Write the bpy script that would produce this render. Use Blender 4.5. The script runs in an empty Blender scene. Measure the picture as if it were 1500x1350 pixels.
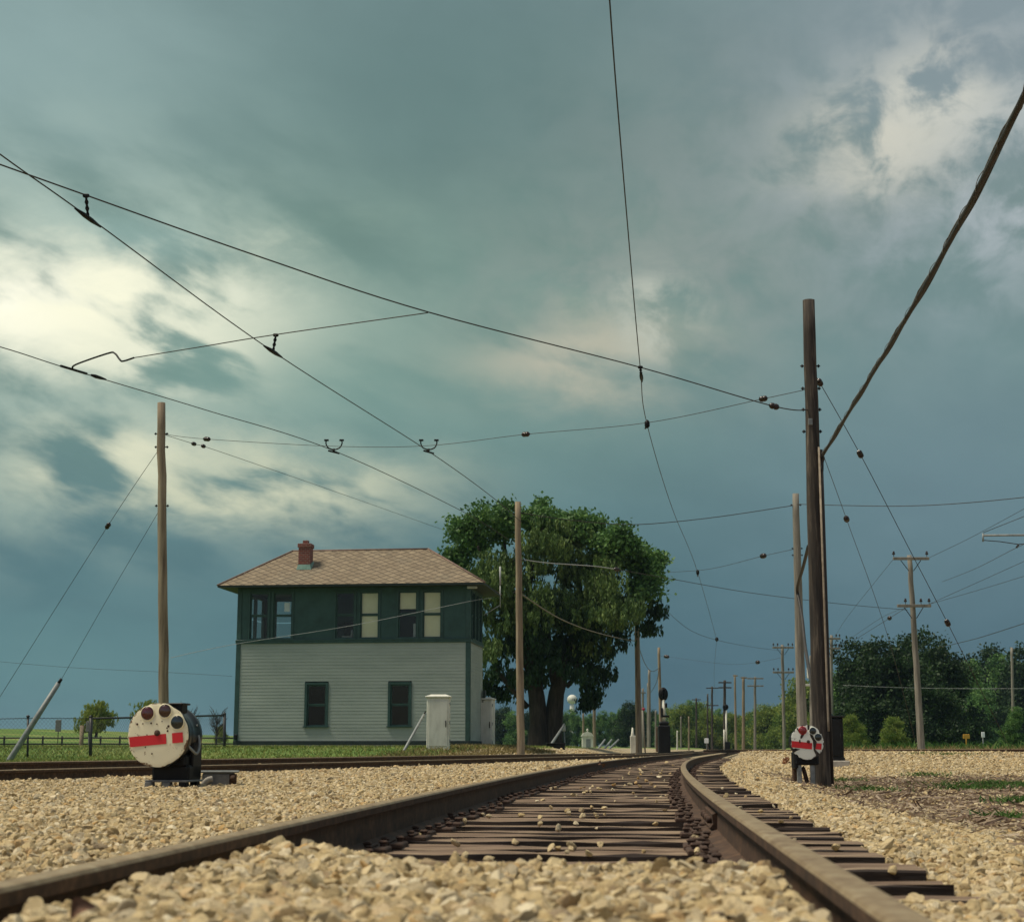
import bpy, math, random
import numpy as np
from mathutils import Vector, Matrix, Euler

random.seed(11)
RNG = np.random.default_rng(5)
scene = bpy.context.scene
COL = bpy.data.collections.new("place"); scene.collection.children.link(COL)

# ------------------------------------------------------------------ camera
F = 2280.0; HZ = 1095.0; ZC = 0.435
PITCH = math.atan((HZ - 675.0) / F)
CAMP = Vector((0, 0, ZC))
FWD = Vector((0, math.cos(PITCH), math.sin(PITCH)))
UP = Vector((0, -math.sin(PITCH), math.cos(PITCH)))
def ray(px, py):
    return FWD * F + Vector((1, 0, 0)) * (px - 750.0) + UP * (675.0 - py)
def P(px, py, D):
    r = ray(px, py); return CAMP + r * (D / r.y)
def G(px, py, z):
    r = ray(px, py); return CAMP + r * ((z - ZC) / r.z)

cd = bpy.data.cameras.new("camera"); cam = bpy.data.objects.new("camera", cd); COL.objects.link(cam)
cam.location = CAMP; cam.rotation_euler = (math.pi / 2 + PITCH, 0, 0)
cd.sensor_width = 36.0; cd.lens = F / 1500.0 * 36.0; cd.clip_start = 0.05; cd.clip_end = 9000
cd.dof.use_dof = True; cd.dof.focus_distance = 21.0; cd.dof.aperture_fstop = 6.8
scene.camera = cam

# ------------------------------------------------------------------ utilities
def lin(c):
    c /= 255.0
    return c / 12.92 if c <= 0.04045 else ((c + 0.055) / 1.055) ** 2.4
def S(r, g, b): return (lin(r), lin(g), lin(b), 1.0)
def sst(t): t = np.clip(t, 0, 1); return t * t * (3 - 2 * t)

class N:
    """small node-tree writer"""
    def __init__(self, tree):
        self.t = tree; self.n = tree.nodes; self.l = tree.links
    def add(self, typ, **kw):
        nd = self.n.new(typ)
        for k, v in kw.items(): setattr(nd, k, v)
        return nd
    def put(self, sock, v):
        if isinstance(v, bpy.types.NodeSocket): self.l.new(v, sock)
        elif v is not None: sock.default_value = v
    def math(self, op, a, b=None, c=None, clamp=False):
        nd = self.add('ShaderNodeMath', operation=op, use_clamp=clamp)
        for s, v in zip(nd.inputs, (a, b, c)): self.put(s, v)
        return nd.outputs[0]
    def mix(self, fac, a, b, blend='MIX'):
        nd = self.add('ShaderNodeMix', data_type='RGBA', blend_type=blend)
        self.put(nd.inputs[0], fac); self.put(nd.inputs[6], a); self.put(nd.inputs[7], b)
        return nd.outputs[2]
    def ramp(self, fac, stops, interp='LINEAR'):
        nd = self.add('ShaderNodeValToRGB'); cr = nd.color_ramp; cr.interpolation = interp
        while len(cr.elements) < len(stops): cr.elements.new(0.5)
        for e, (p, c) in zip(cr.elements, stops): e.position = p; e.color = c
        self.put(nd.inputs[0], fac); return nd.outputs[0]
    def noise(self, vec, scale, detail=4, rough=0.55, dist=0.0):
        nd = self.add('ShaderNodeTexNoise'); self.put(nd.inputs['Vector'], vec)
        nd.inputs['Scale'].default_value = scale; nd.inputs['Detail'].default_value = detail
        nd.inputs['Roughness'].default_value = rough; nd.inputs['Distortion'].default_value = dist
        return nd.outputs['Fac'], nd.outputs['Color']
    def voro(self, vec, scale, feature='F1'):
        nd = self.add('ShaderNodeTexVoronoi', feature=feature); self.put(nd.inputs['Vector'], vec)
        nd.inputs['Scale'].default_value = scale; return nd
    def mapping(self, vec, scale=(1, 1, 1), rot=(0, 0, 0), loc=(0, 0, 0)):
        nd = self.add('ShaderNodeMapping'); self.put(nd.inputs[0], vec)
        nd.inputs['Scale'].default_value = scale; nd.inputs['Rotation'].default_value = rot; nd.inputs['Location'].default_value = loc
        return nd.outputs[0]
    def smooth(self, v, a, b):
        nd = self.add('ShaderNodeMapRange', interpolation_type='SMOOTHSTEP')
        self.put(nd.inputs[0], v); nd.inputs[1].default_value = a; nd.inputs[2].default_value = b
        return nd.outputs[0]

def newmat(name):
    m = bpy.data.materials.new(name); m.use_nodes = True
    t = N(m.node_tree); b = m.node_tree.nodes['Principled BSDF']
    return m, t, b

def pmat(name, c1, c2, scale=8, rough=0.7, bump=0.3, stretch=(1, 1, 1), metal=0.0, c3=None, spec=0.4, dist=0.01, detail=6, world=False):
    """two or three tone weathered surface"""
    m, t, b = newmat(name)
    tc = t.add('ShaderNodeTexCoord')
    src = tc.outputs['Object']
    if world: src = t.add('ShaderNodeNewGeometry').outputs['Position']
    v = t.mapping(src, stretch)
    f, _ = t.noise(v, scale, detail, 0.6)
    f2, _ = t.noise(v, scale * 0.23, 3, 0.6)
    f = t.math('ADD', t.math('MULTIPLY', f, 0.65), t.math('MULTIPLY', f2, 0.35))
    stops = [(0.36, c1), (0.62, c2)] if c3 is None else [(0.33, c1), (0.52, c2), (0.68, c3)]
    col = t.ramp(f, stops); t.put(b.inputs['Base Color'], col)
    b.inputs['Roughness'].default_value = rough; b.inputs['Metallic'].default_value = metal
    b.inputs['Specular IOR Level'].default_value = spec
    if bump:
        bp = t.add('ShaderNodeBump'); bp.inputs['Strength'].default_value = bump; bp.inputs['Distance'].default_value = dist
        t.put(bp.inputs['Height'], f); t.put(b.inputs['Normal'], bp.outputs[0])
    return m

class MB:
    """collects shapes, links them as ONE mesh object"""
    def __init__(self): self.v = []; self.f = []; self.m = []; self.sm = []
    def raw(self, vs, fs, mi=0, smooth=False):
        o = len(self.v); self.v.extend([tuple(q) for q in vs])
        for f in fs: self.f.append([o + i for i in f]); self.m.append(mi); self.sm.append(smooth)
        return self
    def box(self, lo, hi, mi=0, M=None, taper=0.0):
        x0, y0, z0 = lo; x1, y1, z1 = hi; t = taper
        vs = [(x0, y0, z0), (x1, y0, z0), (x1, y1, z0), (x0, y1, z0), (x0 + t, y0 + t, z1), (x1 - t, y0 + t, z1), (x1 - t, y1 - t, z1), (x0 + t, y1 - t, z1)]
        if M is not None: vs = [M @ Vector(q) for q in vs]
        return self.raw(vs, [(3, 2, 1, 0), (4, 5, 6, 7), (0, 1, 5, 4), (1, 2, 6, 5), (2, 3, 7, 6), (3, 0, 4, 7)], mi)
    def bbox(self, lo, hi, bev=0.01, mi=0, M=None):
        """box with chamfered edges"""
        x0, y0, z0 = lo; x1, y1, z1 = hi; b = min(bev, (x1 - x0) * .45, (y1 - y0) * .45, (z1 - z0) * .45)
        prof = lambda d: [(x0 + d + b, y0 + d), (x1 - d - b, y0 + d), (x1 - d, y0 + d + b), (x1 - d, y1 - d - b), (x1 - d - b, y1 - d), (x0 + d + b, y1 - d), (x0 + d, y1 - d - b), (x0 + d, y0 + d + b)]
        vs = []
        for d, z in ((b * .8, z0), (0, z0 + b), (0, z1 - b), (b * .8, z1)): vs += [(x, y, z) for x, y in prof(d)]
        if M is not None: vs = [M @ Vector(q) for q in vs]
        fs = [tuple(reversed(range(8))), tuple(range(24, 32))]
        for r in range(3):
            for k in range(8): fs.append((r * 8 + k, r * 8 + (k + 1) % 8, r * 8 + 8 + (k + 1) % 8, r * 8 + 8 + k))
        return self.raw(vs, fs, mi)
    def tube(self, pts, rad, n=8, mi=0, cap=True, smooth=True, jit=0.0):
        pts = [Vector(p) for p in pts]
        if not hasattr(rad, '__len__'): rad = [rad] * len(pts)
        vs = []; ref = None
        for i, p in enumerate(pts):
            d = (pts[min(i + 1, len(pts) - 1)] - pts[max(i - 1, 0)]).normalized()
            if ref is None:
                ref = d.cross(Vector((0, 0, 1)))
                if ref.length < .05: ref = Vector((1, 0, 0))
            a = (ref - d * ref.dot(d)).normalized(); ref = a; b = d.cross(a)
            for k in range(n):
                t = 2 * math.pi * k / n; r = rad[i] * (1 + (random.uniform(-jit, jit) if jit else 0))
                vs.append(p + a * (math.cos(t) * r) + b * (math.sin(t) * r))
        fs = []
        for i in range(len(pts) - 1):
            for k in range(n): fs.append((i * n + k, i * n + (k + 1) % n, (i + 1) * n + (k + 1) % n, (i + 1) * n + k))
        self.raw(vs, fs, mi, smooth)
        if cap:
            o = len(self.v) - len(vs)
            for base in (0, (len(pts) - 1) * n):
                idx = [o + base + k for k in range(n)]
                self.f.append(idx if base else idx[::-1]); self.m.append(mi); self.sm.append(False)
        return self
    def lathe(self, prof, n=24, M=None, mi=0, smooth=True):
        """profile of (radius, height) about local z"""
        vs = []
        for r, z in prof:
            for k in range(n):
                t = 2 * math.pi * k / n; vs.append((r * math.cos(t), r * math.sin(t), z))
        if M is not None: vs = [M @ Vector(q) for q in vs]
        fs = []
        for i in range(len(prof) - 1):
            for k in range(n): fs.append((i * n + k, i * n + (k + 1) % n, (i + 1) * n + (k + 1) % n, (i + 1) * n + k))
        self.raw(vs, fs, mi, smooth)
        o = len(self.v) - len(vs)
        for base in (0, (len(prof) - 1) * n):
            if prof[0 if base == 0 else -1][0] > 1e-5:
                idx = [o + base + k for k in range(n)]
                self.f.append(idx[::-1] if base == 0 else idx); self.m.append(mi); self.sm.append(False)
        return self
    def prism(self, poly, y0, y1, mi=0, M=None):
        """polygon in xz pushed from y0 to y1"""
        n = len(poly); vs = [(x, y0, z) for x, z in poly] + [(x, y1, z) for x, z in poly]
        if M is not None: vs = [M @ Vector(q) for q in vs]
        fs = [tuple(range(n)), tuple(reversed(range(n, 2 * n)))] + [(k, n + k, n + (k + 1) % n, (k + 1) % n) for k in range(n)]
        return self.raw(vs, fs, mi)
    def build(self, name, mats, parent=None, org=None, fixn=True):
        if not isinstance(mats, (list, tuple)): mats = [mats]
        if org is None: org = ORG.get(parent.name, (0, 0, 0)) if parent else (0, 0, 0)
        me = bpy.data.meshes.new(name)
        me.from_pydata([(x - org[0], y - org[1], z - org[2]) for x, y, z in self.v], [], self.f)
        for m in mats: me.materials.append(m)
        me.polygons.foreach_set('material_index', self.m); me.polygons.foreach_set('use_smooth', self.sm)
        if fixn:
            import bmesh
            bm = bmesh.new(); bm.from_mesh(me); bmesh.ops.recalc_face_normals(bm, faces=bm.faces[:]); bm.to_mesh(me); bm.free()
        me.update()
        o = bpy.data.objects.new(name, me); COL.objects.link(o)
        if parent is not None:
            o.parent = parent; ORG[o.name] = org
        else:
            o.location = org; ORG[o.name] = org
        return o
ORG = {}

def tag(o, label=None, cat=None, group=None, kind=None):
    if label: o['label'] = label
    if cat: o['category'] = cat
    if group: o['group'] = group
    if kind: o['kind'] = kind
    return o
def thing(name, label, cat, loc=(0, 0, 0), rotz=0, group=None, local=False):
    o = bpy.data.objects.new(name, None); COL.objects.link(o); o.empty_display_size = 0.2
    o.location = loc; o.rotation_euler = (0, 0, rotz)
    ORG[o.name] = (0, 0, 0) if local else tuple(loc)
    return tag(o, label, cat, group)
def copy_tree(o, parent=None):
    c = o.copy(); COL.objects.link(c)
    if parent is not None: c.parent = parent
    for ch in list(o.children): copy_tree(ch, c)
    return c
def smoothpts(pts, n=6):
    pts = [Vector(p) for p in pts]
    if len(pts) < 3:
        return [pts[0].lerp(pts[-1], k / n) for k in range(n + 1)]
    out = []
    for i in range(len(pts) - 1):
        p0, p1, p2, p3 = pts[max(i - 1, 0)], pts[i], pts[i + 1], pts[min(i + 2, len(pts) - 1)]
        for k in range(n):
            t = k / n
            out.append(0.5 * ((2 * p1) + (p2 - p0) * t + (2 * p0 - 5 * p1 + 4 * p2 - p3) * t * t + (3 * p1 - p0 - 3 * p2 + p3) * t ** 3))
    return out + [pts[-1]]
RX = lambda a: Matrix.Rotation(a, 4, 'X'); RY = lambda a: Matrix.Rotation(a, 4, 'Y'); RZ = lambda a: Matrix.Rotation(a, 4, 'Z')
T = lambda x, y, z: Matrix.Translation((x, y, z))

# ------------------------------------------------------------------ sun and sky
TOSUN = Vector((-0.46, -0.06, 0.88)).normalized()
sl = bpy.data.lights.new("sun", 'SUN'); sl.energy = 3.8; sl.angle = math.radians(18); sl.color = (1.0, 0.90, 0.72)
so = bpy.data.objects.new("sun", sl); COL.objects.link(so); so.rotation_euler = TOSUN.to_track_quat('Z', 'Y').to_euler(); so.location = (-20, -10, 40)

def make_world():
    w = bpy.data.worlds.new("World"); scene.world = w; w.use_nodes = True
    t = N(w.node_tree); bg = w.node_tree.nodes['Background']
    sky = t.add('ShaderNodeTexSky', sky_type='NISHITA'); sky.sun_disc = False
    sky.sun_elevation = math.asin(TOSUN.z); sky.sun_rotation = math.atan2(TOSUN.x, TOSUN.y)
    tc = t.add('ShaderNodeTexCoord'); d = tc.outputs['Generated']
    sx = t.add('ShaderNodeSeparateXYZ'); t.put(sx.inputs[0], d)
    X, Y, Z = sx.outputs
    # cloud detail, flattened towards the horizon like real layers
    v1 = t.mapping(d, (1, 1, 2.1), loc=(3.1, 1.7, 0.4))
    n1, c1 = t.noise(v1, 3.2, 6, 0.55, 0.3)
    n2, c2 = t.noise(v1, 8.5, 7, 0.6, 0.5)
    n3, c3 = t.noise(t.mapping(d, (1, 1, 2.6), loc=(7, 2, 5)), 17, 6, 0.62, 0.3)
    az = t.math('ARCTAN2', X, Y); el = t.math('ARCSINE', Z)
    azd = t.math('MULTIPLY', az, 57.2958); eld = t.math('MULTIPLY', el, 57.2958)
    wob = t.math('ADD', t.math('MULTIPLY', t.math('SUBTRACT', n1, 0.5), 4.0), t.math('MULTIPLY', t.math('SUBTRACT', n2, 0.5), 4.0))
    wob2 = t.math('ADD', t.math('MULTIPLY', t.math('SUBTRACT', n2, 0.5), 3.5), t.math('MULTIPLY', t.math('SUBTRACT', n3, 0.5), 1.6))
    aw = t.math('ADD', azd, wob); ew = t.math('ADD', eld, wob2)
    elr = t.math('DIVIDE', t.math('ADD', eld, t.math('MULTIPLY', wob2, 0.35)), 90.0)
    base = t.ramp(elr, [(0.0, S(56, 84, 99)), (0.045, S(70, 101, 112)), (0.095, S(89, 120, 124)), (0.15, S(108, 137, 130)), (0.21, S(109, 136, 128)),
                        (0.27, S(105, 131, 128)), (0.33, S(113, 136, 139)), (0.5, S(150, 162, 162)), (1.0, S(178, 184, 184))])
    # streaks that fall towards the right, and rounder lumps
    uu = t.math('ADD', t.math('MULTIPLY', azd, 0.95), t.math('MULTIPLY', eld, -0.31)); vv_ = t.math('ADD', t.math('MULTIPLY', azd, 0.31), t.math('MULTIPLY', eld, 0.95))
    cu = t.add('ShaderNodeCombineXYZ'); t.put(cu.inputs[0], t.math('MULTIPLY', uu, 0.07)); t.put(cu.inputs[1], t.math('MULTIPLY', vv_, 0.17)); t.put(cu.inputs[2], t.math('MULTIPLY', Y, 1.5))
    nl, _ = t.noise(cu.outputs[0], 3.0, 6, 0.50, 0.2)
    cr = t.add('ShaderNodeCombineXYZ'); t.put(cr.inputs[0], t.math('MULTIPLY', azd, 0.15)); t.put(cr.inputs[1], t.math('MULTIPLY', eld, 0.17)); t.put(cr.inputs[2], t.math('MULTIPLY', Y, 2.5))
    nr, _ = t.noise(cr.outputs[0], 2.8, 8, 0.57, 0.3)
    mod = t.math('ADD', 0.62, t.math('ADD', t.math('MULTIPLY', n1, 0.36), t.math('ADD', t.math('MULTIPLY', nl, 0.24), t.math('MULTIPLY', nr, 0.16))))
    col = t.mix(1.0, base, mod, 'MULTIPLY')
    ns, _ = t.noise(t.mapping(d, (1, 1, 1.5), loc=(2, 9, 4)), 13, 3, 0.5, 0.6)
    # broad tints and the breaks in the cloud: place, widths in degrees, amount, colour, raggedness
    def adr(px, py):
        r = ray(px, py).normalized(); return math.degrees(math.atan2(r.x, r.y)), math.degrees(math.asin(r.z))
    def blob(col, px, py, sa, se, amt, c, hard=None, src=None):
        a0, e0 = adr(px, py)
        qa = t.math('DIVIDE', t.math('SUBTRACT', aw, a0), sa); qe = t.math('DIVIDE', t.math('SUBTRACT', ew, e0), se)
        q = t.math('ADD', t.math('MULTIPLY', qa, qa), t.math('MULTIPLY', qe, qe))
        g = t.math('EXPONENT', t.math('MULTIPLY', q, -1.0))
        if hard: g = t.math('MULTIPLY', g, t.smooth(src if src is not None else n2, hard[0], hard[1]))
        return t.mix(t.math('MULTIPLY', g, amt, clamp=True), col, c)
    col = blob(col, 1400, 650, 10, 8, 0.55, S(108, 130, 142))         # bluer right side
    col = blob(col, 1450, 60, 12, 6, 0.6, S(142, 152, 162))           # paler upper right
    col = blob(col, 620, 120, 9, 5, 0.5, S(92, 119, 120))             # dark slab above the middle
    col = blob(col, 60, 980, 10, 3.2, 0.6, S(106, 144, 144))          # teal low left
    col = blob(col, 20, 60, 9, 4.5, 0.6, S(152, 176, 176))            # pale upper left
    col = blob(col, 450, 580, 9, 4, 0.45, S(126, 158, 150))           # greenish middle left
    col = blob(col, 1060, 290, 7, 5, 0.5, S(134, 143, 140), (.20, .65), nr)
    col = blob(col, 930, 450, 6, 3.0, 0.5, S(146, 152, 146), (.28, .64), nr)
    col = blob(col, 860, 530, 4.0, 1.3, 0.9, S(180, 178, 160), (.30, .56), nl)
    col = blob(col, 955, 475, 1.5, 1.3, 0.85, S(192, 196, 182), (.34, .58), nr)
    col = blob(col, 20, 300, 8, 3.4, 0.5, S(182, 200, 192), (.28, .66), nl)
    col = blob(col, 60, 600, 6.5, 1.3, 0.5, S(168, 188, 180), (.25, .7), nl)
    col = blob(col, 120, 700, 9.0, 2.6, 0.55, S(176, 192, 176), (.34, .66), nl)
    col = blob(col, 190, 665, 3.6, 1.2, 0.9, S(222, 222, 194), (.34, .58), nl)
    col = blob(col, 380, 718, 5.0, 1.1, 0.95, S(206, 208, 180), (.34, .56), nl)
    col = blob(col, 150, 455, 9.0, 2.8, 0.5, S(200, 212, 192), (.34, .62), nl)
    col = blob(col, 10, 445, 4.2, 1.7, 0.95, S(255, 253, 232), (.30, .50), nl)
    col = blob(col, 180, 450, 5.0, 1.8, 0.95, S(248, 246, 218), (.40, .58), nl)
    col = blob(col, 310, 440, 3.0, 1.0, 0.6, S(222, 226, 206), (.34, .62), nl)
    col = blob(col, 260, 515, 3.0, 1.0, 0.7, S(228, 230, 208), (.40, .60), nl)
    col = blob(col, 160, 350, 3.6, 1.0, 0.5, S(150, 178, 172))
    col = blob(col, 1400, 230, 7, 5.0, 0.6, S(158, 168, 176), (.36, .70), nr)
    col = blob(col, 1265, 215, 2.6, 1.5, 0.95, S(198, 197, 184), (.34, .56), nr)
    col = blob(col, 1370, 150, 2.8, 2.0, 0.9, S(202, 202, 190), (.40, .60), nr)
    col = blob(col, 1480, 300, 2.5, 2.8, 0.65, S(178, 186, 190), (.40, .66), nr)
    # the storm is ahead: behind the camera the sky is open and bright
    back = t.smooth(t.math('MULTIPLY', Y, -1.0), -0.15, 0.55)
    nis = t.mix(1.0, sky.outputs[0], (0.10, 0.10, 0.10, 1), 'MULTIPLY')
    open_ = t.mix(t.smooth(n1, 0.42, 0.62), nis, (0.38, 0.37, 0.34, 1))
    col = t.mix(back, col, open_)
    # earth below the horizon
    col = t.mix(t.smooth(Z, -0.02, -0.002), (0.12, 0.12, 0.09, 1), col)
    t.put(bg.inputs[0], col); bg.inputs[1].default_value = 1.0
make_world()

# ------------------------------------------------------------------ tracks: centre lines on the ground
def cmain(D):
    D = np.asarray(D, float)
    a = -0.15 + 0.078 * (np.minimum(D, 5) - 2.85)
    m = np.clip(D, 5, 45) - 5
    return a + 0.078 * m + (0.077 / 40) * m * m / 2 + 0.155 * np.maximum(D - 45, 0)
def c2(D):     # near rail of the side track
    D = np.asarray(D, float)
    m = np.clip(D - 30, 0, 50)
    return -2.15 + 0.27 * (np.minimum(D, 30) - 30) + 0.27 * m - (0.12 / 50) * m * m / 2 + 0.15 * np.maximum(D - 80, 0)
def x3(D):
    D = np.asarray(D, float); return 16.2 - 0.196 * (D - 50)

def zground(x, y):
    x = np.asarray(x, float); y = np.asarray(y, float)
    off = x - cmain(y); t2 = x - c2(y); t3 = x - x3(y)
    # field levels
    left = 0.10 + 0.36 * sst((y - 42) / 11) + 2.1 * sst((y - 75) / 110) * sst((-20 - x) / 34)
    left = left + 0.5 * sst((y - 200) / 300)
    right = -0.20 + 0.46 * sst((y - 27) / 24) + 0.16 * sst((y - 60) / 60)
    right = np.where(y > 300, right + 0.0, right)
    # gravel between main and side track, then side track bed
    bed2 = 0.06 + 0.05 * sst((-t2) / 1.6)
    z = 0.03 + 0.03 * sst((-off - 1.3) / 1.2)
    z = np.where(off < 0, z + (bed2 - z) * sst((1.4 - t2) / 1.0), z)
    z = np.where(t2 < -2.2, bed2 + (left - bed2) * sst((-t2 - 2.2) / 2.4), z)
    # main track bed
    near = sst((4.75 + .75 * sst((-off - .1) / .5) - y) / 0.9)
    inner = -0.055 - 0.075 * sst((12 - y) / 4) + 0.272 * near
    k = sst((1.36 - np.abs(off)) / 0.12)
    kin = sst((1.36 - np.abs(off)) / 0.08) * (1 - near) + sst((0.74 - np.abs(off)) / 0.06) * near
    zo = np.where(off < 0, z, 0.0)
    bedside = np.where(off > 0, -0.035 + 0.06 * near, z)
    # right shoulder and the low ground
    drop = 0.10 + 0.10 * sst((y - 6) / 10)
    rs = -0.015 - (drop - 0.015) * sst((off - 1.5) / 1.9)
    far = sst((off - 2.6) / 4.0)
    rs = rs + (right - rs) * far
    zr = np.where(off > 0, rs, z)
    zz = zr + (bedside - zr) * k
    zz = zz + (inner - zz) * kin
    # bed of the track on the far right
    kb = sst((2.6 - np.abs(t3 + 0.7)) / 1.4) * sst((y - 20) / 10) * (off > 1.5)
    zz = zz + (np.maximum(0.27, zz) - zz) * kb
    # soft lumps
    zz = zz + 0.012 * np.sin(x * 2.3 + y * 1.1) * np.cos(y * 1.7 - x * .6) * (np.abs(off) > 1.4)
    return zz

def grow(a, b, s0, k):
    out = [a]; s = s0
    while out[-1] < b: out.append(out[-1] + s); s *= k
    return out
xs = [-q for q in grow(9.1, 4000, .12, 1.09)][::-1] + list(np.arange(-9, 9.001, .1)) + grow(9.1, 4000, .12, 1.09)
ys = [-q for q in grow(0.6, 300, .2, 1.3)][::-1] + list(np.arange(-.5, 8, .08)) + list(np.arange(8, 42, .22)) + grow(42, 6000, .25, 1.055)
XS, YS = np.meshgrid(np.array(xs), np.array(ys))
ZS = zground(XS, YS)
nx, ny = len(xs), len(ys)
vv = np.stack([XS, YS, ZS], -1).reshape(-1, 3)
ii = (np.arange(ny - 1)[:, None] * nx + np.arange(nx - 1)[None, :]).reshape(-1)
ff = np.stack([ii, ii + 1, ii + nx + 1, ii + nx], 1)
def np_mesh(name, verts, faces, smooth=False):
    me = bpy.data.meshes.new(name); k = faces.shape[1]
    me.vertices.add(len(verts)); me.vertices.foreach_set('co', verts.astype(np.float32).ravel())
    me.loops.add(faces.size); me.loops.foreach_set('vertex_index', faces.astype(np.int32).ravel())
    me.polygons.add(len(faces)); me.polygons.foreach_set('loop_start', np.arange(0, faces.size, k, dtype=np.int32))
    me.update(calc_edges=True)
    if smooth: me.polygons.foreach_set('use_smooth', np.ones(len(faces), bool))
    me.validate(); return me
gm = np_mesh('ground', vv, ff, True)
offv = (XS - cmain(YS)).ravel(); t2v = (XS - c2(YS)).ravel(); t3v = (XS - x3(YS)).ravel(); yv = YS.ravel(); xv = XS.ravel()
grass = sst((-t2v - 3.3) / 1.6)
grass = np.maximum(grass, sst((t3v - 2.6) / 2.0) * sst((yv - 30) / 10) * (offv > 3))
grass = np.maximum(grass, sst((yv - 105) / 30) * sst((np.abs(offv) - 4) / 3))
dirt = sst((offv - 2.0) / 1.2) * sst((36 - yv) / 8)
ca = gm.color_attributes.new('cover', 'FLOAT_COLOR', 'POINT')
ca.data.foreach_set('color', np.stack([grass, dirt, grass * 0, grass * 0 + 1], 1).astype(np.float32).ravel())

def ground_material():
    m, t, b = newmat('ground_cover')
    pos = t.add('ShaderNodeNewGeometry').outputs['Position']
    at = t.add('ShaderNodeAttribute', attribute_name='cover'); sp = t.add('ShaderNodeSeparateColor'); t.put(sp.inputs[0], at.outputs['Color'])
    v = t.voro(pos, 19.0); vc = t.add('ShaderNodeSeparateColor'); t.put(vc.inputs[0], v.outputs['Color'])
    stone = t.ramp(vc.outputs[0], [(0.0, (0.22, 0.165, 0.09, 1)), (0.3, (0.43, 0.335, 0.19, 1)), (0.7, (0.57, 0.455, 0.265, 1)), (1.0, (0.68, 0.58, 0.40, 1))])
    edge = t.smooth(v.outputs['Distance'], 0.9, 0.25)
    stone = t.mix(edge, (0.12, 0.10, 0.07, 1), stone)
    nb, _ = t.noise(pos, 0.5, 4); n4, _ = t.noise(pos, 6.0, 6, 0.65); nf, _ = t.noise(pos, 38.0, 5, 0.7)
    stone = t.mix(t.math('MULTIPLY', t.smooth(nb, 0.45, 0.7), 0.35), stone, (0.33, 0.29, 0.24, 1))
    dirtc = t.ramp(t.math('ADD', t.math('MULTIPLY', n4, 0.5), t.math('MULTIPLY', nf, 0.5)), [(0.35, (0.08, 0.050, 0.034, 1)), (0.5, (0.20, 0.135, 0.09, 1)), (0.66, (0.40, 0.32, 0.225, 1))])
    v2 = t.voro(pos, 3.0)
    gn, _ = t.noise(pos, 0.12, 5, 0.6)
    grassc = t.ramp(t.math('ADD', t.math('MULTIPLY', gn, 0.6), t.math('MULTIPLY', n4, 0.4)), [(0.36, (0.055, 0.11, 0.024, 1)), (0.5, (0.11, 0.175, 0.042, 1)), (0.62, (0.23, 0.23, 0.075, 1))])
    fg = t.smooth(t.math('ADD', sp.outputs[0], t.math('MULTIPLY', t.math('SUBTRACT', n4, 0.5), 0.9)), 0.4, 0.6)
    fd = t.smooth(t.math('ADD', sp.outputs[1], t.math('MULTIPLY', t.math('SUBTRACT', n4, 0.5), 1.1)), 0.42, 0.72)
    col = t.mix(fd, stone, dirtc); col = t.mix(fg, col, grassc)
    t.put(b.inputs['Base Color'], col); b.inputs['Roughness'].default_value = 0.95; b.inputs['Specular IOR Level'].default_value = 0.15
    h = t.math('ADD', t.math('MULTIPLY', v.outputs['Distance'], -0.8), t.math('MULTIPLY', nf, 0.5))
    bp = t.add('ShaderNodeBump'); bp.inputs['Strength'].default_value = 0.9; bp.inputs['Distance'].default_value = 0.03
    t.put(bp.inputs['Height'], h); t.put(b.inputs['Normal'], bp.outputs[0])
    return m
gm.materials.append(ground_material())
go = bpy.data.objects.new('ground', gm); COL.objects.link(go); tag(go, kind='structure')

# ------------------------------------------------------------------ materials
M_POLE = pmat('pole_wood', (0.09, 0.066, 0.045, 1), (0.23, 0.18, 0.12, 1), 9, 0.9, 0.6, (1.6, 1.6, .12), c3=(0.32, 0.265, 0.185, 1), dist=.02)
M_POLEGREY = pmat('pole_wood_grey', (0.09, 0.082, 0.068, 1), (0.20, 0.182, 0.150, 1), 9, 0.9, 0.6, (1.6, 1.6, .12), c3=(0.30, 0.275, 0.228, 1), dist=.02)
M_POLEDARK = pmat('pole_wood_creosote', (0.012, 0.010, 0.009, 1), (0.042, 0.033, 0.026, 1), 12, 0.9, 1.0, (1.8, 1.8, .14), c3=(0.16, 0.13, 0.098, 1), dist=.03)
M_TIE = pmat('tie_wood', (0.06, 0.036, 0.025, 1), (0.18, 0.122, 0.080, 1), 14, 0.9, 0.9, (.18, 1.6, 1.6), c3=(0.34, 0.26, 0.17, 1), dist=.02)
M_TIESIDE = pmat('tie_creosote_shaded', (0.006, 0.004, 0.004, 1), (0.022, 0.014, 0.011, 1), 14, 0.9, 0.9, (.18, 1.6, 1.6), c3=(0.05, 0.034, 0.026, 1), dist=.02)  # creosoted tie sides, colour taken near black to paint in the gap shade
M_RUST = pmat('rail_rust', (0.020, 0.010, 0.006, 1), (0.060, 0.031, 0.017, 1), 30, 0.8, 0.4, c3=(0.13, 0.07, 0.037, 1), dist=.004, world=True)
M_RAILTOP = pmat('rail_running_face', (0.125, 0.076, 0.038, 1), (0.22, 0.16, 0.088, 1), 22, 0.52, 0.1, spec=.3, c3=(0.31, 0.25, 0.155, 1), dist=.002, world=True)
M_PLATE = pmat('tie_plate_rust', (0.03, 0.017, 0.012, 1), (0.085, 0.048, 0.032, 1), 40, 0.85, 0.4, dist=.004)
M_IRON = pmat('black_iron', (0.004, 0.004, 0.0045, 1), (0.010, 0.010, 0.011, 1), 16, 0.5, 0.15, dist=.004, spec=.18)
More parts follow.
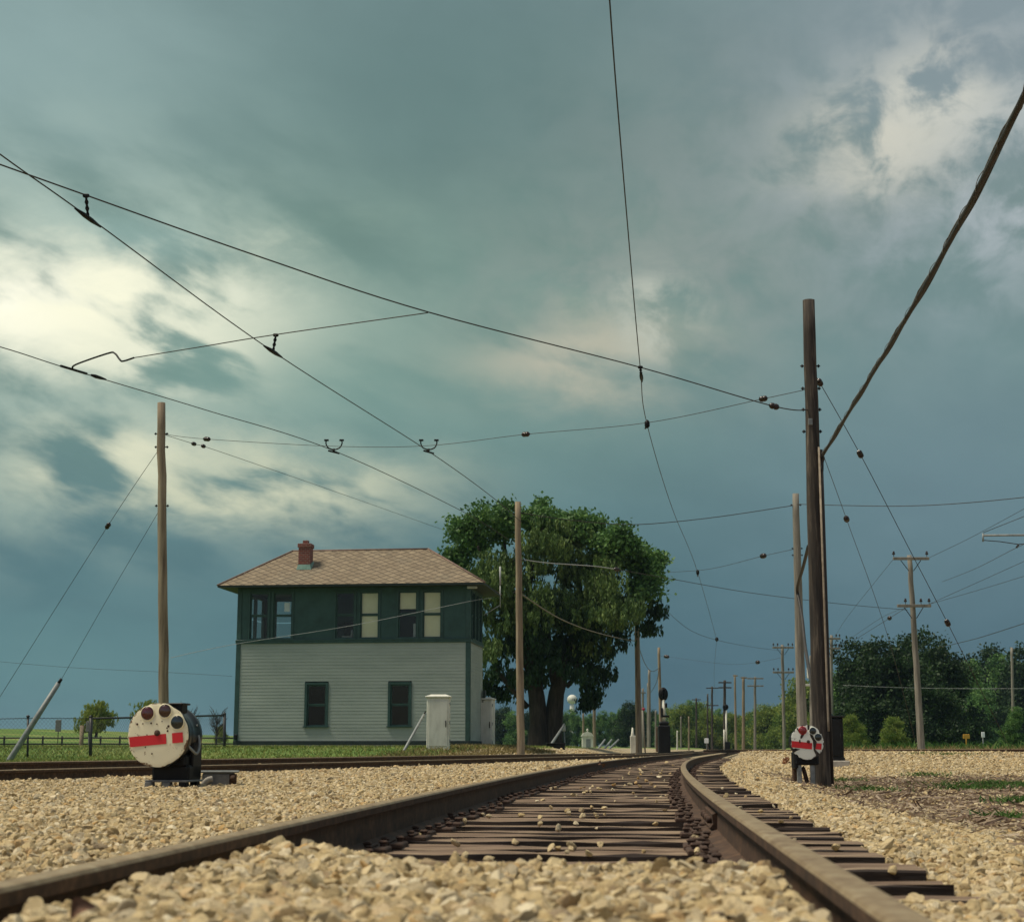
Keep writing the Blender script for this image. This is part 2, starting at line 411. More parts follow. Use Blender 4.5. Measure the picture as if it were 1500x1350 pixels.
M_STEEL = pmat('galvanised_steel', (0.15, 0.165, 0.165, 1), (0.25, 0.265, 0.26, 1), 12, 0.6, 0.1, metal=.2)
M_GREYBOX = pmat('grey_cast', (0.10, 0.10, 0.10, 1), (0.2, 0.2, 0.19, 1), 14, 0.7, 0.3)
M_WIRE = pmat('wire', (0.018, 0.016, 0.015, 1), (0.04, 0.034, 0.03, 1), 5, 0.6, 0)
M_WIREL = pmat('wire_pale', (0.30, 0.32, 0.32, 1), (0.42, 0.44, 0.43, 1), 5, 0.5, 0)
M_PORC = pmat('brown_porcelain', (0.012, 0.008, 0.007, 1), (0.03, 0.016, 0.012, 1), 9, 0.25, 0)
M_CONC = pmat('concrete', (0.24, 0.22, 0.19, 1), (0.40, 0.37, 0.32, 1), 7, 0.9, 0.4)
M_WHITE = pmat('white_cabinet', (0.46, 0.45, 0.38, 1), (0.62, 0.61, 0.53, 1), 3.5, 0.6, 0.1, (1.5, 1.5, .5), c3=(0.68, 0.67, 0.59, 1))
M_FENCE = pmat('black_fence', (0.012, 0.013, 0.014, 1), (0.03, 0.032, 0.034, 1), 8, 0.5, 0)

def disc_paint(name, c, stain, rusty, scale=5.0, amt=0.5, rim=None):
    """painted sheet that has chipped and rusted"""
    m, t, b = newmat(name)
    tc = t.add('ShaderNodeTexCoord').outputs['Object']
    n1, _ = t.noise(tc, scale, 8, 0.7, 0.4); n2, _ = t.noise(tc, scale * 3.1, 6, 0.7); n3, _ = t.noise(tc, 1.7, 3)
    col = t.mix(t.math('MULTIPLY', n3, 0.6), c, stain)
    fn = t.math('ADD', t.math('MULTIPLY', n1, 0.7), t.math('MULTIPLY', n2, 0.3))
    if rim:
        sx = t.add('ShaderNodeSeparateXYZ'); t.put(sx.inputs[0], tc); dz = t.math('SUBTRACT', sx.outputs[2], rim[0])
        rr = t.math('SQRT', t.math('ADD', t.math('MULTIPLY', sx.outputs[0], sx.outputs[0]), t.math('MULTIPLY', dz, dz)))
        fn = t.math('ADD', fn, t.math('MULTIPLY', t.smooth(rr, rim[1] * .86, rim[1] * 1.0), 0.095))
    f = t.smooth(fn, amt, amt + 0.05)
    col = t.mix(f, col, rusty)
    t.put(b.inputs['Base Color'], col); b.inputs['Roughness'].default_value = 0.55
    bp = t.add('ShaderNodeBump'); bp.inputs['Strength'].default_value = .3; bp.inputs['Distance'].default_value = .003
    t.put(bp.inputs['Height'], t.math('MULTIPLY', f, -1.0)); t.put(b.inputs['Normal'], bp.outputs[0])
    return m
M_CREAM = disc_paint('cream_enamel', (0.82, 0.77, 0.56, 1), (0.72, 0.66, 0.46, 1), (0.16, 0.08, 0.034, 1), 7.0, .565)
M_CREAM2 = disc_paint('white_enamel_peeling', (0.82, 0.83, 0.74, 1), (0.74, 0.75, 0.66, 1), (0.02, 0.014, 0.012, 1), 6.0, .575)
M_RED = disc_paint('red_enamel', (0.62, 0.014, 0.022, 1), (0.50, 0.012, 0.018, 1), (0.10, 0.03, 0.02, 1), 6.0, .68)
def glass_lens(name, c):
    m, t, b = newmat(name); n, _ = t.noise(t.add('ShaderNodeTexCoord').outputs['Object'], 30, 3)
    t.put(b.inputs['Base Color'], t.mix(n, c, tuple(q * .5 for q in c[:3]) + (1,))); b.inputs['Roughness'].default_value = 0.08; b.inputs['Coat Weight'].default_value = .6
    return m
M_LRED = glass_lens('lens_red', (0.085, 0.006, 0.008, 1)); M_LMAR = glass_lens('lens_maroon', (0.05, 0.014, 0.01, 1)); M_LGRN = glass_lens('lens_green_black', (0.006, 0.016, 0.018, 1))

# ------------------------------------------------------------------ rails
def offset_line(fn, D, off):
    """points of the line fn moved sideways by off (right positive)"""
    x = fn(D); e = 0.05; s = (fn(D + e) - fn(D - e)) / (2 * e); n = np.sqrt(1 + s * s)
    return x + off / n, D - off * s / n
PROF = [(-.070, 0), (.070, 0), (.070, .010), (.012, .028), (.009, .10), (.010, .124), (.034, .132), (.0355, .158), (.030, .1655), (.018, .168), (-.018, .168), (-.030, .1655), (-.0355, .158), (-.034, .132), (-.010, .124), (-.009, .10), (-.012, .028), (-.070, .010)]
def rail_mesh(fn, off, Ds, ztop, name, parent=None, start=None):
    px, py = offset_line(fn, np.array(Ds, float), off)
    mb = MB(); n = len(PROF); vs = []
    for i in range(len(Ds)):
        a, b_ = max(i - 1, 0), min(i + 1, len(Ds) - 1)
        d = Vector((px[b_] - px[a], py[b_] - py[a], 0)).normalized(); nx_ = Vector((d.y, -d.x, 0))
        zt = ztop[i] if hasattr(ztop, '__len__') else ztop
        for (u, w) in PROF: vs.append((px[i] + nx_.x * u, py[i] + nx_.y * u, zt - .168 + w))
    for i in range(len(Ds) - 1):
        for k in range(n):
            k2 = (k + 1) % n
            top = 8 <= k <= 10
            mb.raw([], [], 0); mb.f.append((i * n + k, i * n + k2, (i + 1) * n + k2, (i + 1) * n + k)); mb.m.append(1 if top or k in (7, 11) else 0); mb.sm.append(False)
    mb.v = vs
    for base in (0, (len(Ds) - 1) * n): mb.f.append(list(range(base, base + n))); mb.m.append(0); mb.sm.append(False)
    return mb.build(name, [M_RUST, M_RAILTOP], parent)
DS = list(np.arange(-1, 12, .3)) + list(np.arange(12, 60, .7)) + list(np.arange(60, 230, 4))
GA = 0.7175 + 0.0355
r1 = rail_mesh(cmain, -GA, DS, 0.2, 'rail'); tag(r1, 'rusty rail of the front track running into the lower left corner', 'rail', 'rails of the front track')
r2 = rail_mesh(cmain, GA, DS, 0.2, 'rail'); tag(r2, 'rusty rail of the front track bending right past the small disc signal', 'rail', 'rails of the front track')
# splice bar bolted to the inner web of the bending rail
def joint_bar(q0, q1):
    mb = MB(); n = 8; vs = []
    for i in range(n + 1):
        d = q0 + (q1 - q0) * i / n; x, y = offset_line(cmain, np.array([d]), GA)
        for u, w in ((-.012, .135), (-.034, .128), (-.030, .085), (-.046, .066), (-.012, .058)): vs.append((float(x[0]) + u, float(y[0]), w))
    fs = [(i * 5 + k, i * 5 + (k + 1) % 5, i * 5 + 5 + (k + 1) % 5, i * 5 + 5 + k) for i in range(n) for k in range(5)] + [tuple(range(5)), tuple(range(n * 5, n * 5 + 5))]
    o = mb.raw(vs, fs).build('joint_bar', M_RUST, r2)
    for i in range(4):
        d = q0 + (q1 - q0) * (i + .5) / 4; x, y = offset_line(cmain, np.array([d]), GA)
        m2 = MB(); m2.lathe([(.018, 0), (.018, .022), (.011, .028)], 6, T(float(x[0]) - .03, float(y[0]), .10) @ RY(-math.pi / 2)); m2.build('bolt', M_PLATE, o)
joint_bar(7.55, 8.5)
D2 = list(np.arange(8, 60, 1.0)) + list(np.arange(60, 150, 4))
r3 = rail_mesh(c2, 0, D2, 0.2, 'rail'); tag(r3, 'near rail of the side track, passing just behind the large disc signal', 'rail', 'rails of the side track')
r4 = rail_mesh(c2, -1.5, D2, [0.2 + .06 * (1 - float(sst((d - 40) / 40))) for d in D2], 'rail'); tag(r4, 'far rail of the side track along the grass edge', 'rail', 'rails of the side track')
D3 = list(np.arange(22, 84, 2.0))
r5 = rail_mesh(x3, 0, D3, [0.41 - .002 * max(d - 50, 0) for d in D3], 'rail'); tag(r5, 'near rail of the distant track crossing behind the open gravel', 'rail', 'rails of the distant track')
r6 = rail_mesh(x3, 1.5, D3, [0.41 - .002 * max(d - 50, 0) for d in D3], 'rail'); tag(r6, 'far rail of the distant track at the foot of the dark trees', 'rail', 'rails of the distant track')

# ------------------------------------------------------------------ ties with their plates
def tie_mesh(seed):
    r = random.Random(seed); mb = MB(); n = 14; L = 2.7
    secs = []
    for i in range(n + 1):
        x = -L / 2 + L * i / n; j = lambda s: r.uniform(-s, s)
        w = .102; c = .006
        secs.append([(x + (j(.02) if i in (0, n) else 0), -w + j(.005), -.17), (x, -w + j(.006), -c + j(.006)), (x, -w + c + j(.008), j(.006)), (x, -.03 + j(.01), j(.007)), (x, .03 + j(.01), -.004 + j(.007)), (x, w - c + j(.008), j(.006)), (x, w + j(.006), -c + j(.006)), (x, w + j(.005), -.17)])
    k = 8
    vs = [q for s in secs for q in s]; fs = []
    for i in range(n):
        for a in range(k): fs.append((i * k + a, i * k + (a + 1) % k, (i + 1) * k + (a + 1) % k, (i + 1) * k + a))
    nf = len(fs); fs += [tuple(range(k)), tuple(range(n * k, n * k + k))]
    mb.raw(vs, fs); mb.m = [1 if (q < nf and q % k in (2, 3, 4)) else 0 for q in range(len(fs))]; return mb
TIE_L = 'weathered brown wooden crosstie of the front track with a rusty plate under each rail'
protos = []
for s in range(5):
    root = thing('crosstie', TIE_L, 'railroad tie', (0, 0, 0), 0, 'crossties of the front track')
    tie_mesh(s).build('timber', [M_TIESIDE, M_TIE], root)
    for sg in (-1, 1):
        p = MB(); xc = sg * GA
        p.bbox((xc - .16, -.095, -.004), (xc + .16, .095, .02), .006)
        p.bbox((xc - .105, -.095, .02), (xc - .078, .095, .03), .004); p.bbox((xc + .078, -.095, .02), (xc + .105, .095, .03), .004)
        for ux, uy in ((-.082, .05), (.082, -.05), (-.13, -.05), (.13, .05)):
            p.bbox((xc + ux - .012, uy - .012, .0), (xc + ux + .012, uy + .012, .040), .004)
            p.bbox((xc + ux - .018, uy - .016, .030), (xc + ux + .018, uy + .016, .044), .006)
        p.build('tie_plate', M_PLATE, root)
    protos.append(root)
TIES = []
D = 4.15; i = 0
while D < 62:
    rt = protos[i] if i < len(protos) else copy_tree(protos[i % 5 if random.random() < .5 else random.randrange(5)])
    s = float((cmain(D + .1) - cmain(D - .1)) / .2)
    rt.location = (float(cmain(D)) + random.uniform(-.03, .03), D, .03 + random.uniform(-.014, .006)); rt.rotation_euler = (random.uniform(-.02, .02), 0, -math.atan(s) + random.uniform(-.02, .02))
    TIES.append((D, rt)); i += 1; D += .44 + random.uniform(-.035, .035)

# ------------------------------------------------------------------ ballast stones
STONES = bpy.data.collections.new('stone_shapes')
def stone_material():
    m, t, b = newmat('ballast_stone')
    oi = t.add('ShaderNodeObjectInfo'); tc = t.add('ShaderNodeTexCoord').outputs['Object']
    r = oi.outputs['Random']
    col = t.ramp(r, [(0.0, (0.27, 0.19, 0.095, 1)), (0.10, (0.44, 0.325, 0.16, 1)), (0.35, (0.57, 0.445, 0.24, 1)), (0.55, (0.65, 0.52, 0.305, 1)), (0.66, (0.40, 0.335, 0.225, 1)), (0.74, (0.55, 0.435, 0.25, 1)), (0.86, (0.73, 0.64, 0.45, 1)), (0.95, (0.54, 0.34, 0.13, 1)), (1.0, (0.30, 0.235, 0.155, 1))])
    n, _ = t.noise(t.mapping(tc, loc=(1, 2, 3)), 2.4, 6, 0.65)
    n2, _ = t.noise(tc, 9, 5, 0.7)
    col = t.mix(t.math('MULTIPLY', t.smooth(n, 0.48, 0.68), 0.5), col, (0.30, 0.22, 0.13, 1))
    col = t.mix(t.math('MULTIPLY', t.smooth(n2, 0.5, 0.75), 0.35), col, (0.72, 0.66, 0.55, 1))
    t.put(b.inputs['Base Color'], col); b.inputs['Roughness'].default_value = .92; b.inputs['Specular IOR Level'].default_value = .2
    bp = t.add('ShaderNodeBump'); bp.inputs['Strength'].default_value = .5; bp.inputs['Distance'].default_value = .12
    t.put(bp.inputs['Height'], t.math('ADD', n, t.math('MULTIPLY', n2, .5))); t.put(b.inputs['Normal'], bp.outputs[0])
    return m
M_STONE = stone_material()
import bmesh
def stone_shape(k, sub):
    r = np.random.default_rng(100 + k); bm = bmesh.new(); bmesh.ops.create_icosphere(bm, subdivisions=sub, radius=1.0)
    pl = [(v / np.linalg.norm(v), r.uniform(.40, .80)) for v in r.normal(size=(13, 3))]
    sc = np.array([1.0, r.uniform(.65, .95), r.uniform(.5, .8)])
    for v in bm.verts:
        p = np.array(v.co)
        for n, d in pl:
            q = p @ n
            if q > d: p = p - n * (q - d) * .93
        p = p * sc * (1 + r.normal() * .022); v.co = p * .66
    me = bpy.data.meshes.new('stone'); bm.to_mesh(me); bm.free(); me.materials.append(M_STONE)
    me.polygons.foreach_set('use_smooth', [True] * len(me.polygons)); me.set_sharp_from_angle(angle=math.radians(22))
    o = bpy.data.objects.new('stone_shape', me); STONES.objects.link(o)
NST = 10
for k in range(NST): stone_shape(k, 3 if k < 6 else 2)

def stone_node_group():
    ng = bpy.data.node_groups.new('scatter_stones', 'GeometryNodeTree')
    ng.interface.new_socket('Geometry', in_out='INPUT', socket_type='NodeSocketGeometry'); ng.interface.new_socket('Geometry', in_out='OUTPUT', socket_type='NodeSocketGeometry')
    a = ng.nodes.new; L = ng.links.new
    gi, go_, iop, ci = a('NodeGroupInput'), a('NodeGroupOutput'), a('GeometryNodeInstanceOnPoints'), a('GeometryNodeCollectionInfo')
    ci.inputs['Collection'].default_value = STONES; ci.inputs['Separate Children'].default_value = True; ci.inputs['Reset Children'].default_value = True
    def na(nm, typ):
        n = a('GeometryNodeInputNamedAttribute'); n.data_type = typ; n.inputs['Name'].default_value = nm
        return next(s for s in n.outputs if s.enabled and s.name == 'Attribute')
    er = a('FunctionNodeEulerToRotation'); L(na('rot', 'FLOAT_VECTOR'), er.inputs[0])
    L(gi.outputs[0], iop.inputs['Points']); L(ci.outputs[0], iop.inputs['Instance']); iop.inputs['Pick Instance'].default_value = True
    L(na('idx', 'INT'), iop.inputs['Instance Index']); L(er.outputs[0], iop.inputs['Rotation']); L(na('scl', 'FLOAT_VECTOR'), iop.inputs['Scale'])
    L(iop.outputs[0], go_.inputs[0]); return ng
SNG = stone_node_group()
def scatter(name, x, y, z, size, lowpoly=False):
    n = len(x); me = bpy.data.meshes.new(name); me.vertices.add(n)
    me.vertices.foreach_set('co', np.stack([x, y, z], 1).astype(np.float32).ravel())
    def at(nm, typ, arr, key): q = me.attributes.new(nm, typ, 'POINT'); q.data.foreach_set(key, arr.ravel())
    s = size[:, None] * RNG.uniform(.75, 1.25, (n, 3))
    at('scl', 'FLOAT_VECTOR', s.astype(np.float32), 'vector')
    rot = np.stack([RNG.normal(0, .5, n), RNG.normal(0, .5, n), RNG.uniform(0, 6.28, n)], 1)
    at('rot', 'FLOAT_VECTOR', rot.astype(np.float32), 'vector')
    at('idx', 'INT', RNG.integers(6 if lowpoly else 0, NST, n).astype(np.int32), 'value')
    me.materials.append(M_STONE)
    o = bpy.data.objects.new(name, me); COL.objects.link(o)
    md = o.modifiers.new('scatter', 'NODES'); md.node_group = SNG
    return tag(o, kind='stuff')
def in_rail(x, y):
    off = x - cmain(y); b = np.abs(np.abs(off) - GA) < .075
    return b | ((np.abs(x - c2(y)) < .09)) | (np.abs(x - (c2(y) - 1.54)) < .09)
TD = np.array([d for d, _ in TIES])
def field(y0, y1, per, smin, smax, marg=1.6, dirtdens=.07):
    A = 0; n = int(per * (y1 - y0) * (0.70 * y1 + 2 * marg))
    y = RNG.uniform(y0, y1, n); w = .35 * y1 + marg
    x = RNG.uniform(-w, w, n); ok = np.abs(x) < .35 * y + marg
    x, y = x[ok], y[ok]
    off = x - cmain(y); t2 = x - c2(y)
    size = RNG.uniform(smin, smax, len(x)) * np.where(RNG.random(len(x)) < .1, 1.35, 1)
    keep = ~in_rail(x, y)
    g = t2 < -3.6 + RNG.normal(0, .4, len(x)); keep &= ~g
    dirt = (off > 2.35 + .5 * sst((8.5 - y) / 2) + RNG.normal(0, .28, len(x)) + .3 * np.sin(y * .9)) & (y < 34 + RNG.normal(0, 2, len(x))) & (y > 6.5 + RNG.normal(0, .5, len(x))); keep &= ~dirt | (RNG.random(len(x)) < dirtdens)
    # on the ties
    dt = np.abs(y + off * 0.09 - TD[np.clip(np.searchsorted(TD, y + off * .09), 0, len(TD) - 1)])
    dt2 = np.abs(y + off * 0.09 - TD[np.clip(np.searchsorted(TD, y + off * .09) - 1, 0, len(TD) - 1)])
    ontie = (np.minimum(dt, dt2) < .12) & (np.abs(off) < 1.42) & (y > 4.9)
    z = zground(x, y) + RNG.uniform(-.2, .35, len(x)) * size
    patch = .5 + .5 * np.sin(x * 3.1 + 1.3 * np.sin(y * 2.3)) * np.cos(y * 1.9 + x)
    z = np.where(ontie, .03 + size * .18, z)
    keep &= ~ontie | (RNG.random(len(x)) < .002 + .008 * patch * patch)
    crib = (np.abs(off) < 1.3) & (y > 5.2) & ~ontie
    keep &= ~crib | (RNG.random(len(x)) < np.where(y < 10, .22 + .6 * (patch > .66), .4 + .55 * (patch > .5)))
    z = np.where(crib & (y < 10) & (patch > .66), z + .06, z)
    return x[keep], y[keep], z[keep], size[keep]
a = [field(1.2, 5.5, 3000, .019, .043), field(5.5, 11, 2100, .022, .043)]
a = [np.concatenate(q) for q in zip(*a)]
scatter('ballast_gravel', *a)
b1 = [field(11, 17, 1200, .026, .046, 1.2), field(17, 26, 620, .032, .056, .8), field(26, 42, 150, .04, .07, .5), field(42, 70, 40, .05, .09, .5)]
b1 = [np.concatenate(q) for q in zip(*b1)]
scatter('ballast_gravel', *b1, lowpoly=True)
print('stones', len(a[0]), len(b1[0]))

# ------------------------------------------------------------------ poles and wires
def pole(name, label, base, top, r0, r1, mat, group=None, n=14, cap=True, cat='utility pole', parts=True):
    base = Vector(base); top = Vector(top)
    root = thing(name, label, cat, base, 0, group)
    mb = MB(); k = 14
    pts = [base - Vector((0, 0, .3))] + [base.lerp(top, i / k) + Vector((random.gauss(0, .006), 0, 0)) for i in range(k + 1)]
    rr = [r0 * 1.02] + [r0 + (r1 - r0) * i / k for i in range(k + 1)]
    mb.tube(pts, rr, n, jit=.025); mb.build('shaft', mat, root)
    return root
def bolt_parts(root, at, r, nm='wire_bracket'):
    mb = MB(); x, y, z = at
    mb.tube([(x - r - .06, y, z), (x + r + .06, y, z)], .012, 6); mb.lathe([(.03, -.01), (.03, .01)], 8, T(x - r - .03, y, z) @ RY(math.pi / 2)); mb.lathe([(.03, -.01), (.03, .01)], 8, T(x + r + .03, y, z) @ RY(math.pi / 2))
    mb.build(nm, M_IRON, root)
def crossarm(root, at, L, mat, ins=(), brace=True, rot=0.0, th=.055):
    x, y, z = at; M = T(x, y, z) @ RZ(rot)
    mb = MB(); mb.bbox((-L / 2, -.28, -th), (L / 2, -.18, th), .012, 0, M); arm = mb.build('crossarm', mat, root)
    if brace:
        b = MB()
        for s in (-1, 1): b.tube([M @ Vector((s * L * .28, -.17, -.06)), M @ Vector((s * .09, -.17, -.48))], .016, 5)
        b.build('arm_brace', M_IRON, arm)
    for f in ins:
        q = MB(); q.lathe([(.012, 0), (.012, .09), (.055, .10), (.06, .15), (.035, .17), (.05, .2), (.02, .235), (.0, .24)], 10, M @ T(f * L / 2, -.23, th)); q.build('insulator', M_PORC, arm)
    return arm

E0 = P(1205, 1153, 26); E1 = P(1184, 440, 26)
pE = pole('trolley_pole', 'tall dark creosoted wooden pole right beside the small disc signal', E0, E1, .148, .104, M_POLEDARK, 'trolley poles')
Eat = lambda py: E0.lerp(E1, (1153 - py) / (1153 - 440.0))
for py in (541, 575, 607, 640): bolt_parts(pE, Eat(py), .11)
mb = MB(); q = Eat(627); mb.bbox((q.x - .085, q.y - .128, q.z - .06), (q.x - .01, q.y - .106, q.z + .05), .005); mb.build('tag_plate', M_STEEL, pE)
mb = MB(); mb.tube([Eat(665) + Vector((.085, -.10, 0)), Eat(900) + Vector((.095, -.11, 0)), Eat(1060) + Vector((.10, -.12, 0)), Eat(1075) + Vector((.10, -.12, 0))], .020, 8); mb.build('conduit', pmat('conduit_wood', (.2, .16, .11, 1), (.4, .33, .24, 1), 8), pE)
mb = MB(); mb.tube([Eat(668) + Vector((.13, -.05, 0)), Eat(760) + Vector((.135, -.05, 0)), Eat(1000) + Vector((.14, -.05, 0)), Eat(1148) + Vector((.15, -.05, 0))], .03, 8); mb.build('riser_cable', M_WIRE, pE)

A0 = P(240.5, 1104, 35); A1 = P(236, 590, 35)
pA = pole('trolley_pole', 'bare wooden pole rising behind the large cream disc signal', A0, A1, .118, .092, M_POLE, 'trolley poles')
Aat = lambda py: A0.lerp(A1, (1104 - py) / (1104 - 590.0))
for py in (637, 657, 745): bolt_parts(pA, Aat(py), .10)
B0 = P(763, 1104, 47); B1 = P(758.5, 735, 47)
pB = pole('trolley_pole', 'brown wooden pole in front of the big tree, beside the signal tower', B0, B1, .12, .088, M_POLE, 'trolley poles')
Bat = lambda py: B0.lerp(B1, (1104 - py) / (1104 - 735.0))
for py in (752, 822, 870): bolt_parts(pB, Bat(py), .11)
C0 = P(936, 1103, 80); C1 = P(932.5, 885, 80)
pC = pole('trolley_pole', 'wooden pole at the drooping edge of the big tree, left of the black signal', C0, C1, .165, .12, M_POLE, 'trolley poles')
Dp0 = P(969, 1099, 120); Dp1 = P(965, 948, 120)
pD = pole('trolley_pole', 'thin wooden pole standing directly behind the black round-headed signal', Dp0, Dp1, .14, .10, M_POLE, 'trolley poles', 10)
F0 = P(1176, 1108, 50); F1 = P(1165.5, 723, 50)
pF = pole('trolley_pole', 'pale wooden pole just left of the dark creosoted pole, behind the small disc', F0, F1, .17, .105, M_POLEGREY, 'trolley poles')
Fat = lambda py: F0.lerp(F1, (1108 - py) / (1108 - 723.0))
for py in (740, 805, 815): bolt_parts(pF, Fat(py), .12)
G0 = P(1190, 1100, 72); G1 = P(1189, 960, 72)
pG = pole('signal_post', 'short pale post with a white box, half hidden by the dark pole', G0, G1, .12, .10, M_POLEGREY, None, 10, cat='post')
mb = MB(); q = P(1185.5, 985, 71.8); mb.bbox((q.x - .1, q.y - .08, q.z - .25), (q.x + .1, q.y + .08, q.z + .25), .02); mb.build('meter_box', M_WHITE, pG)
mb = MB(); q = P(1183, 1003, 71.8); mb.bbox((q.x - .35, q.y - .05, q.z - .05), (q.x + .2, q.y + .05, q.z + .05), .01); mb.build('lamp_arm', M_WHITE, pG)
H0 = P(1350, 1096, 61); H1 = P(1332, 813, 61)
pH = pole('crossarm_pole', 'leaning grey pole with two crossarms in front of the dark trees', H0, H1, .142, .09, M_POLEGREY, 'poles with crossarms')
Hat = lambda py: H0.lerp(H1, (1096 - py) / (1096 - 813.0))
crossarm(pH, Hat(819), 1.42, M_POLEGREY, (-.95, .88)); crossarm(pH, Hat(889), 1.32, M_POLEGREY, (-.5, .42, .9))

def smallpole(px, ytop, ybot, D, label, arms=(), mat=None, r=.13, L=1.6, rot=0.0, pxt=None, nm='crossarm_pole', group='poles with crossarms'):
    b = P(px, ybot, D); b.z = min(b.z, 0.9); t_ = P(pxt if pxt else px, ytop, D)
    p = pole(nm, label, b, t_, r, r * .78, mat or M_POLEGREY, group, 9)
    for ya in arms:
        crossarm(p, b.lerp(t_, (ybot - ya) / (ybot - ytop)), L, mat or M_POLEGREY, (-.9, -.5, .5, .9) if D < 140 else (), brace=D < 140, rot=rot, th=.06)
    return p
smallpole(1149, 944, 1099, 105, 'grey pole with two widely spaced crossarms left of the pale trolley pole', (948.5, 985), r=.12, L=1.42, pxt=1146)
smallpole(1218, 930, 1098, 100, 'two-armed pole whose top shows just right of the dark creosoted pole', (935.5, 950), r=.12, L=1.05)
smallpole(1106, 991, 1099, 150, 'shorter pole with two close crossarms near its top, mid distance', (993.5, 1004.5), r=.14, L=1.55)
smallpole(1089, 991, 1098, 140, 'plain tan pole with a short stub arm, right of the far white signal mast', (992.5,), M_POLE, .15, .55, nm='line_pole', group='far line poles')
smallpole(1078, 988, 1098, 165, 'pale thin pole with a small cap plate beside the plain tan pole', (989.5,), M_POLE, .13, .5, nm='line_pole', group='far line poles', pxt=1076.5)
smallpole(1061.5, 996, 1098, 150, 'very dark pole with two crossarms behind the far white signal mast', (999.5, 1007), M_POLEDARK, .16, 1.25)
smallpole(1043, 1005, 1098, 190, 'dark pole with two short arms left of the far white signal mast', (1007.5, 1033), M_POLEDARK, .15, 1.5)
smallpole(1036.5, 1016, 1098, 205, 'slim dark bare pole beside the two short-armed dark pole', (), M_POLEDARK, .13, nm='line_pole', group='far line poles')
smallpole(1020, 1022, 1098, 230, 'farthest dark pole with one crossarm above the tree line', (1024.5,), M_POLEDARK, .16, 1.3)
smallpole(1009, 1049, 1098, 170, 'short tan post left of the farthest dark pole', (), M_POLE, .10, nm='line_post', group='far line poles')
smallpole(997.5, 1049, 1098, 180, 'short pale post in front of the far trees', (), M_POLEGREY, .10, nm='line_post', group='far line poles')
smallpole(992, 1070, 1098, 150, 'low white marker post right of the black signal case', (), M_WHITE, .08, nm='marker_post', group='far line poles')
smallpole(951, 981, 1100, 135, 'tall slim grey pole carrying the slack cable, left of the black signal', (), M_POLEGREY, .14, nm='line_pole', group='far line poles')
smallpole(949, 1000, 1100, 160, 'thin grey pole touching the slim cable pole', (), M_POLEGREY, .12, nm='line_pole', group='far line poles')
smallpole(941.5, 1008, 1100, 150, 'pole with one small crossarm hard by the wooden pole at the tree edge', (1014.5,), M_POLEGREY, .13, .5)
smallpole(960.5, 1040, 1100, 170, 'short grey pole immediately left of the black signal', (), M_POLEGREY, .12, nm='line_post', group='far line poles')
smallpole(963, 1064, 1101, 110, 'rusty brown post against the black signal case', (), M_RUST, .12, nm='marker_post', group='far line poles')
smallpole(854.5, 1044, 1098, 135, 'pale post on the left of the small white hut', (), M_POLE, .11, nm='line_post', group='far line poles')
smallpole(870.5, 1026, 1098, 130, 'taller pale pole on the right of the small white hut', (), M_POLE, .15, nm='line_pole', group='far line poles')
smallpole(1485, 948, 1092, 150, 'grey pole standing among the hazy trees at the right edge', (), M_POLEGREY, .16, nm='line_pole', group='far line poles', pxt=1482)

def wire(name, label, pts, r, cat='wire', mat=None, group=None, n=6, sub=8, ins=(), insr=.05):
    """overhead wire through (px, py, distance) points; ins are positions along it (0..1) of strain insulators"""
    w = [P(*p) if not isinstance(p, Vector) else p for p in pts]
    sp = smoothpts(w, sub); org = tuple(w[0]); r *= .66
    mb = MB(); mb.tube(sp, r, n); o = mb.build(name, mat or M_WIRE, None, org); tag(o, label, cat, group)
    for f in ins:
        k = f * (len(sp) - 1); i0 = min(int(k), len(sp) - 2); p = sp[i0].lerp(sp[i0 + 1], k - i0); d = (sp[i0 + 1] - sp[i0]).normalized()
        Mq = T(*p) @ d.to_track_quat('Z', 'Y').to_matrix().to_4x4(); R = insr
        q = MB(); q.lathe([(R * .35, -R * 1.7), (R * .9, -R * 1.1), (R * 1.0, -R * .35), (R * .6, 0), (R * 1.0, R * .35), (R * .9, R * 1.1), (R * .35, R * 1.7)], 10, Mq)
        q.build('insulator', M_PORC, o, org)
    return o
def near_t(pts, px, py):
    """position (0..1) along a wire of the point that passes a picture place"""
    w = [P(*p) if not isinstance(p, Vector) else p for p in pts]; sp = smoothpts(w, 8); best = (1e9, 0)
    for i, p in enumerate(sp):
        v = p - CAMP; zc = v.dot(FWD); X = 750 + F * v.x / zc; Y = 675 - F * v.dot(UP) / zc
        best = min(best, ((X - px) ** 2 + (Y - py) ** 2, i / (len(sp) - 1)))
    return best[1]

H6 = 6.3; S2 = 2357.0
dlev = lambda py, H=H6: H * S2 / (HZ - py)
# trolley wire over the front track
w6 = wire('trolley_wire', 'trolley wire hung above the front track, running up out of the picture top', [(880, -330, dlev(-330)), (893, 0, dlev(0)), (921, 350, dlev(350)), (938, 540, dlev(540)), (948, 622, dlev(622)), (985, 745, dlev(745)), (1022, 838, dlev(838)), (1050, 937, dlev(937))], .012, 'trolley wire', ins=())
wire('trolley_wire', 'far stretch of trolley wire sagging toward the distant poles', [(1050, 937, dlev(937)), (1046, 990, 130), (1049, 1030, 200)], .012, 'trolley wire')
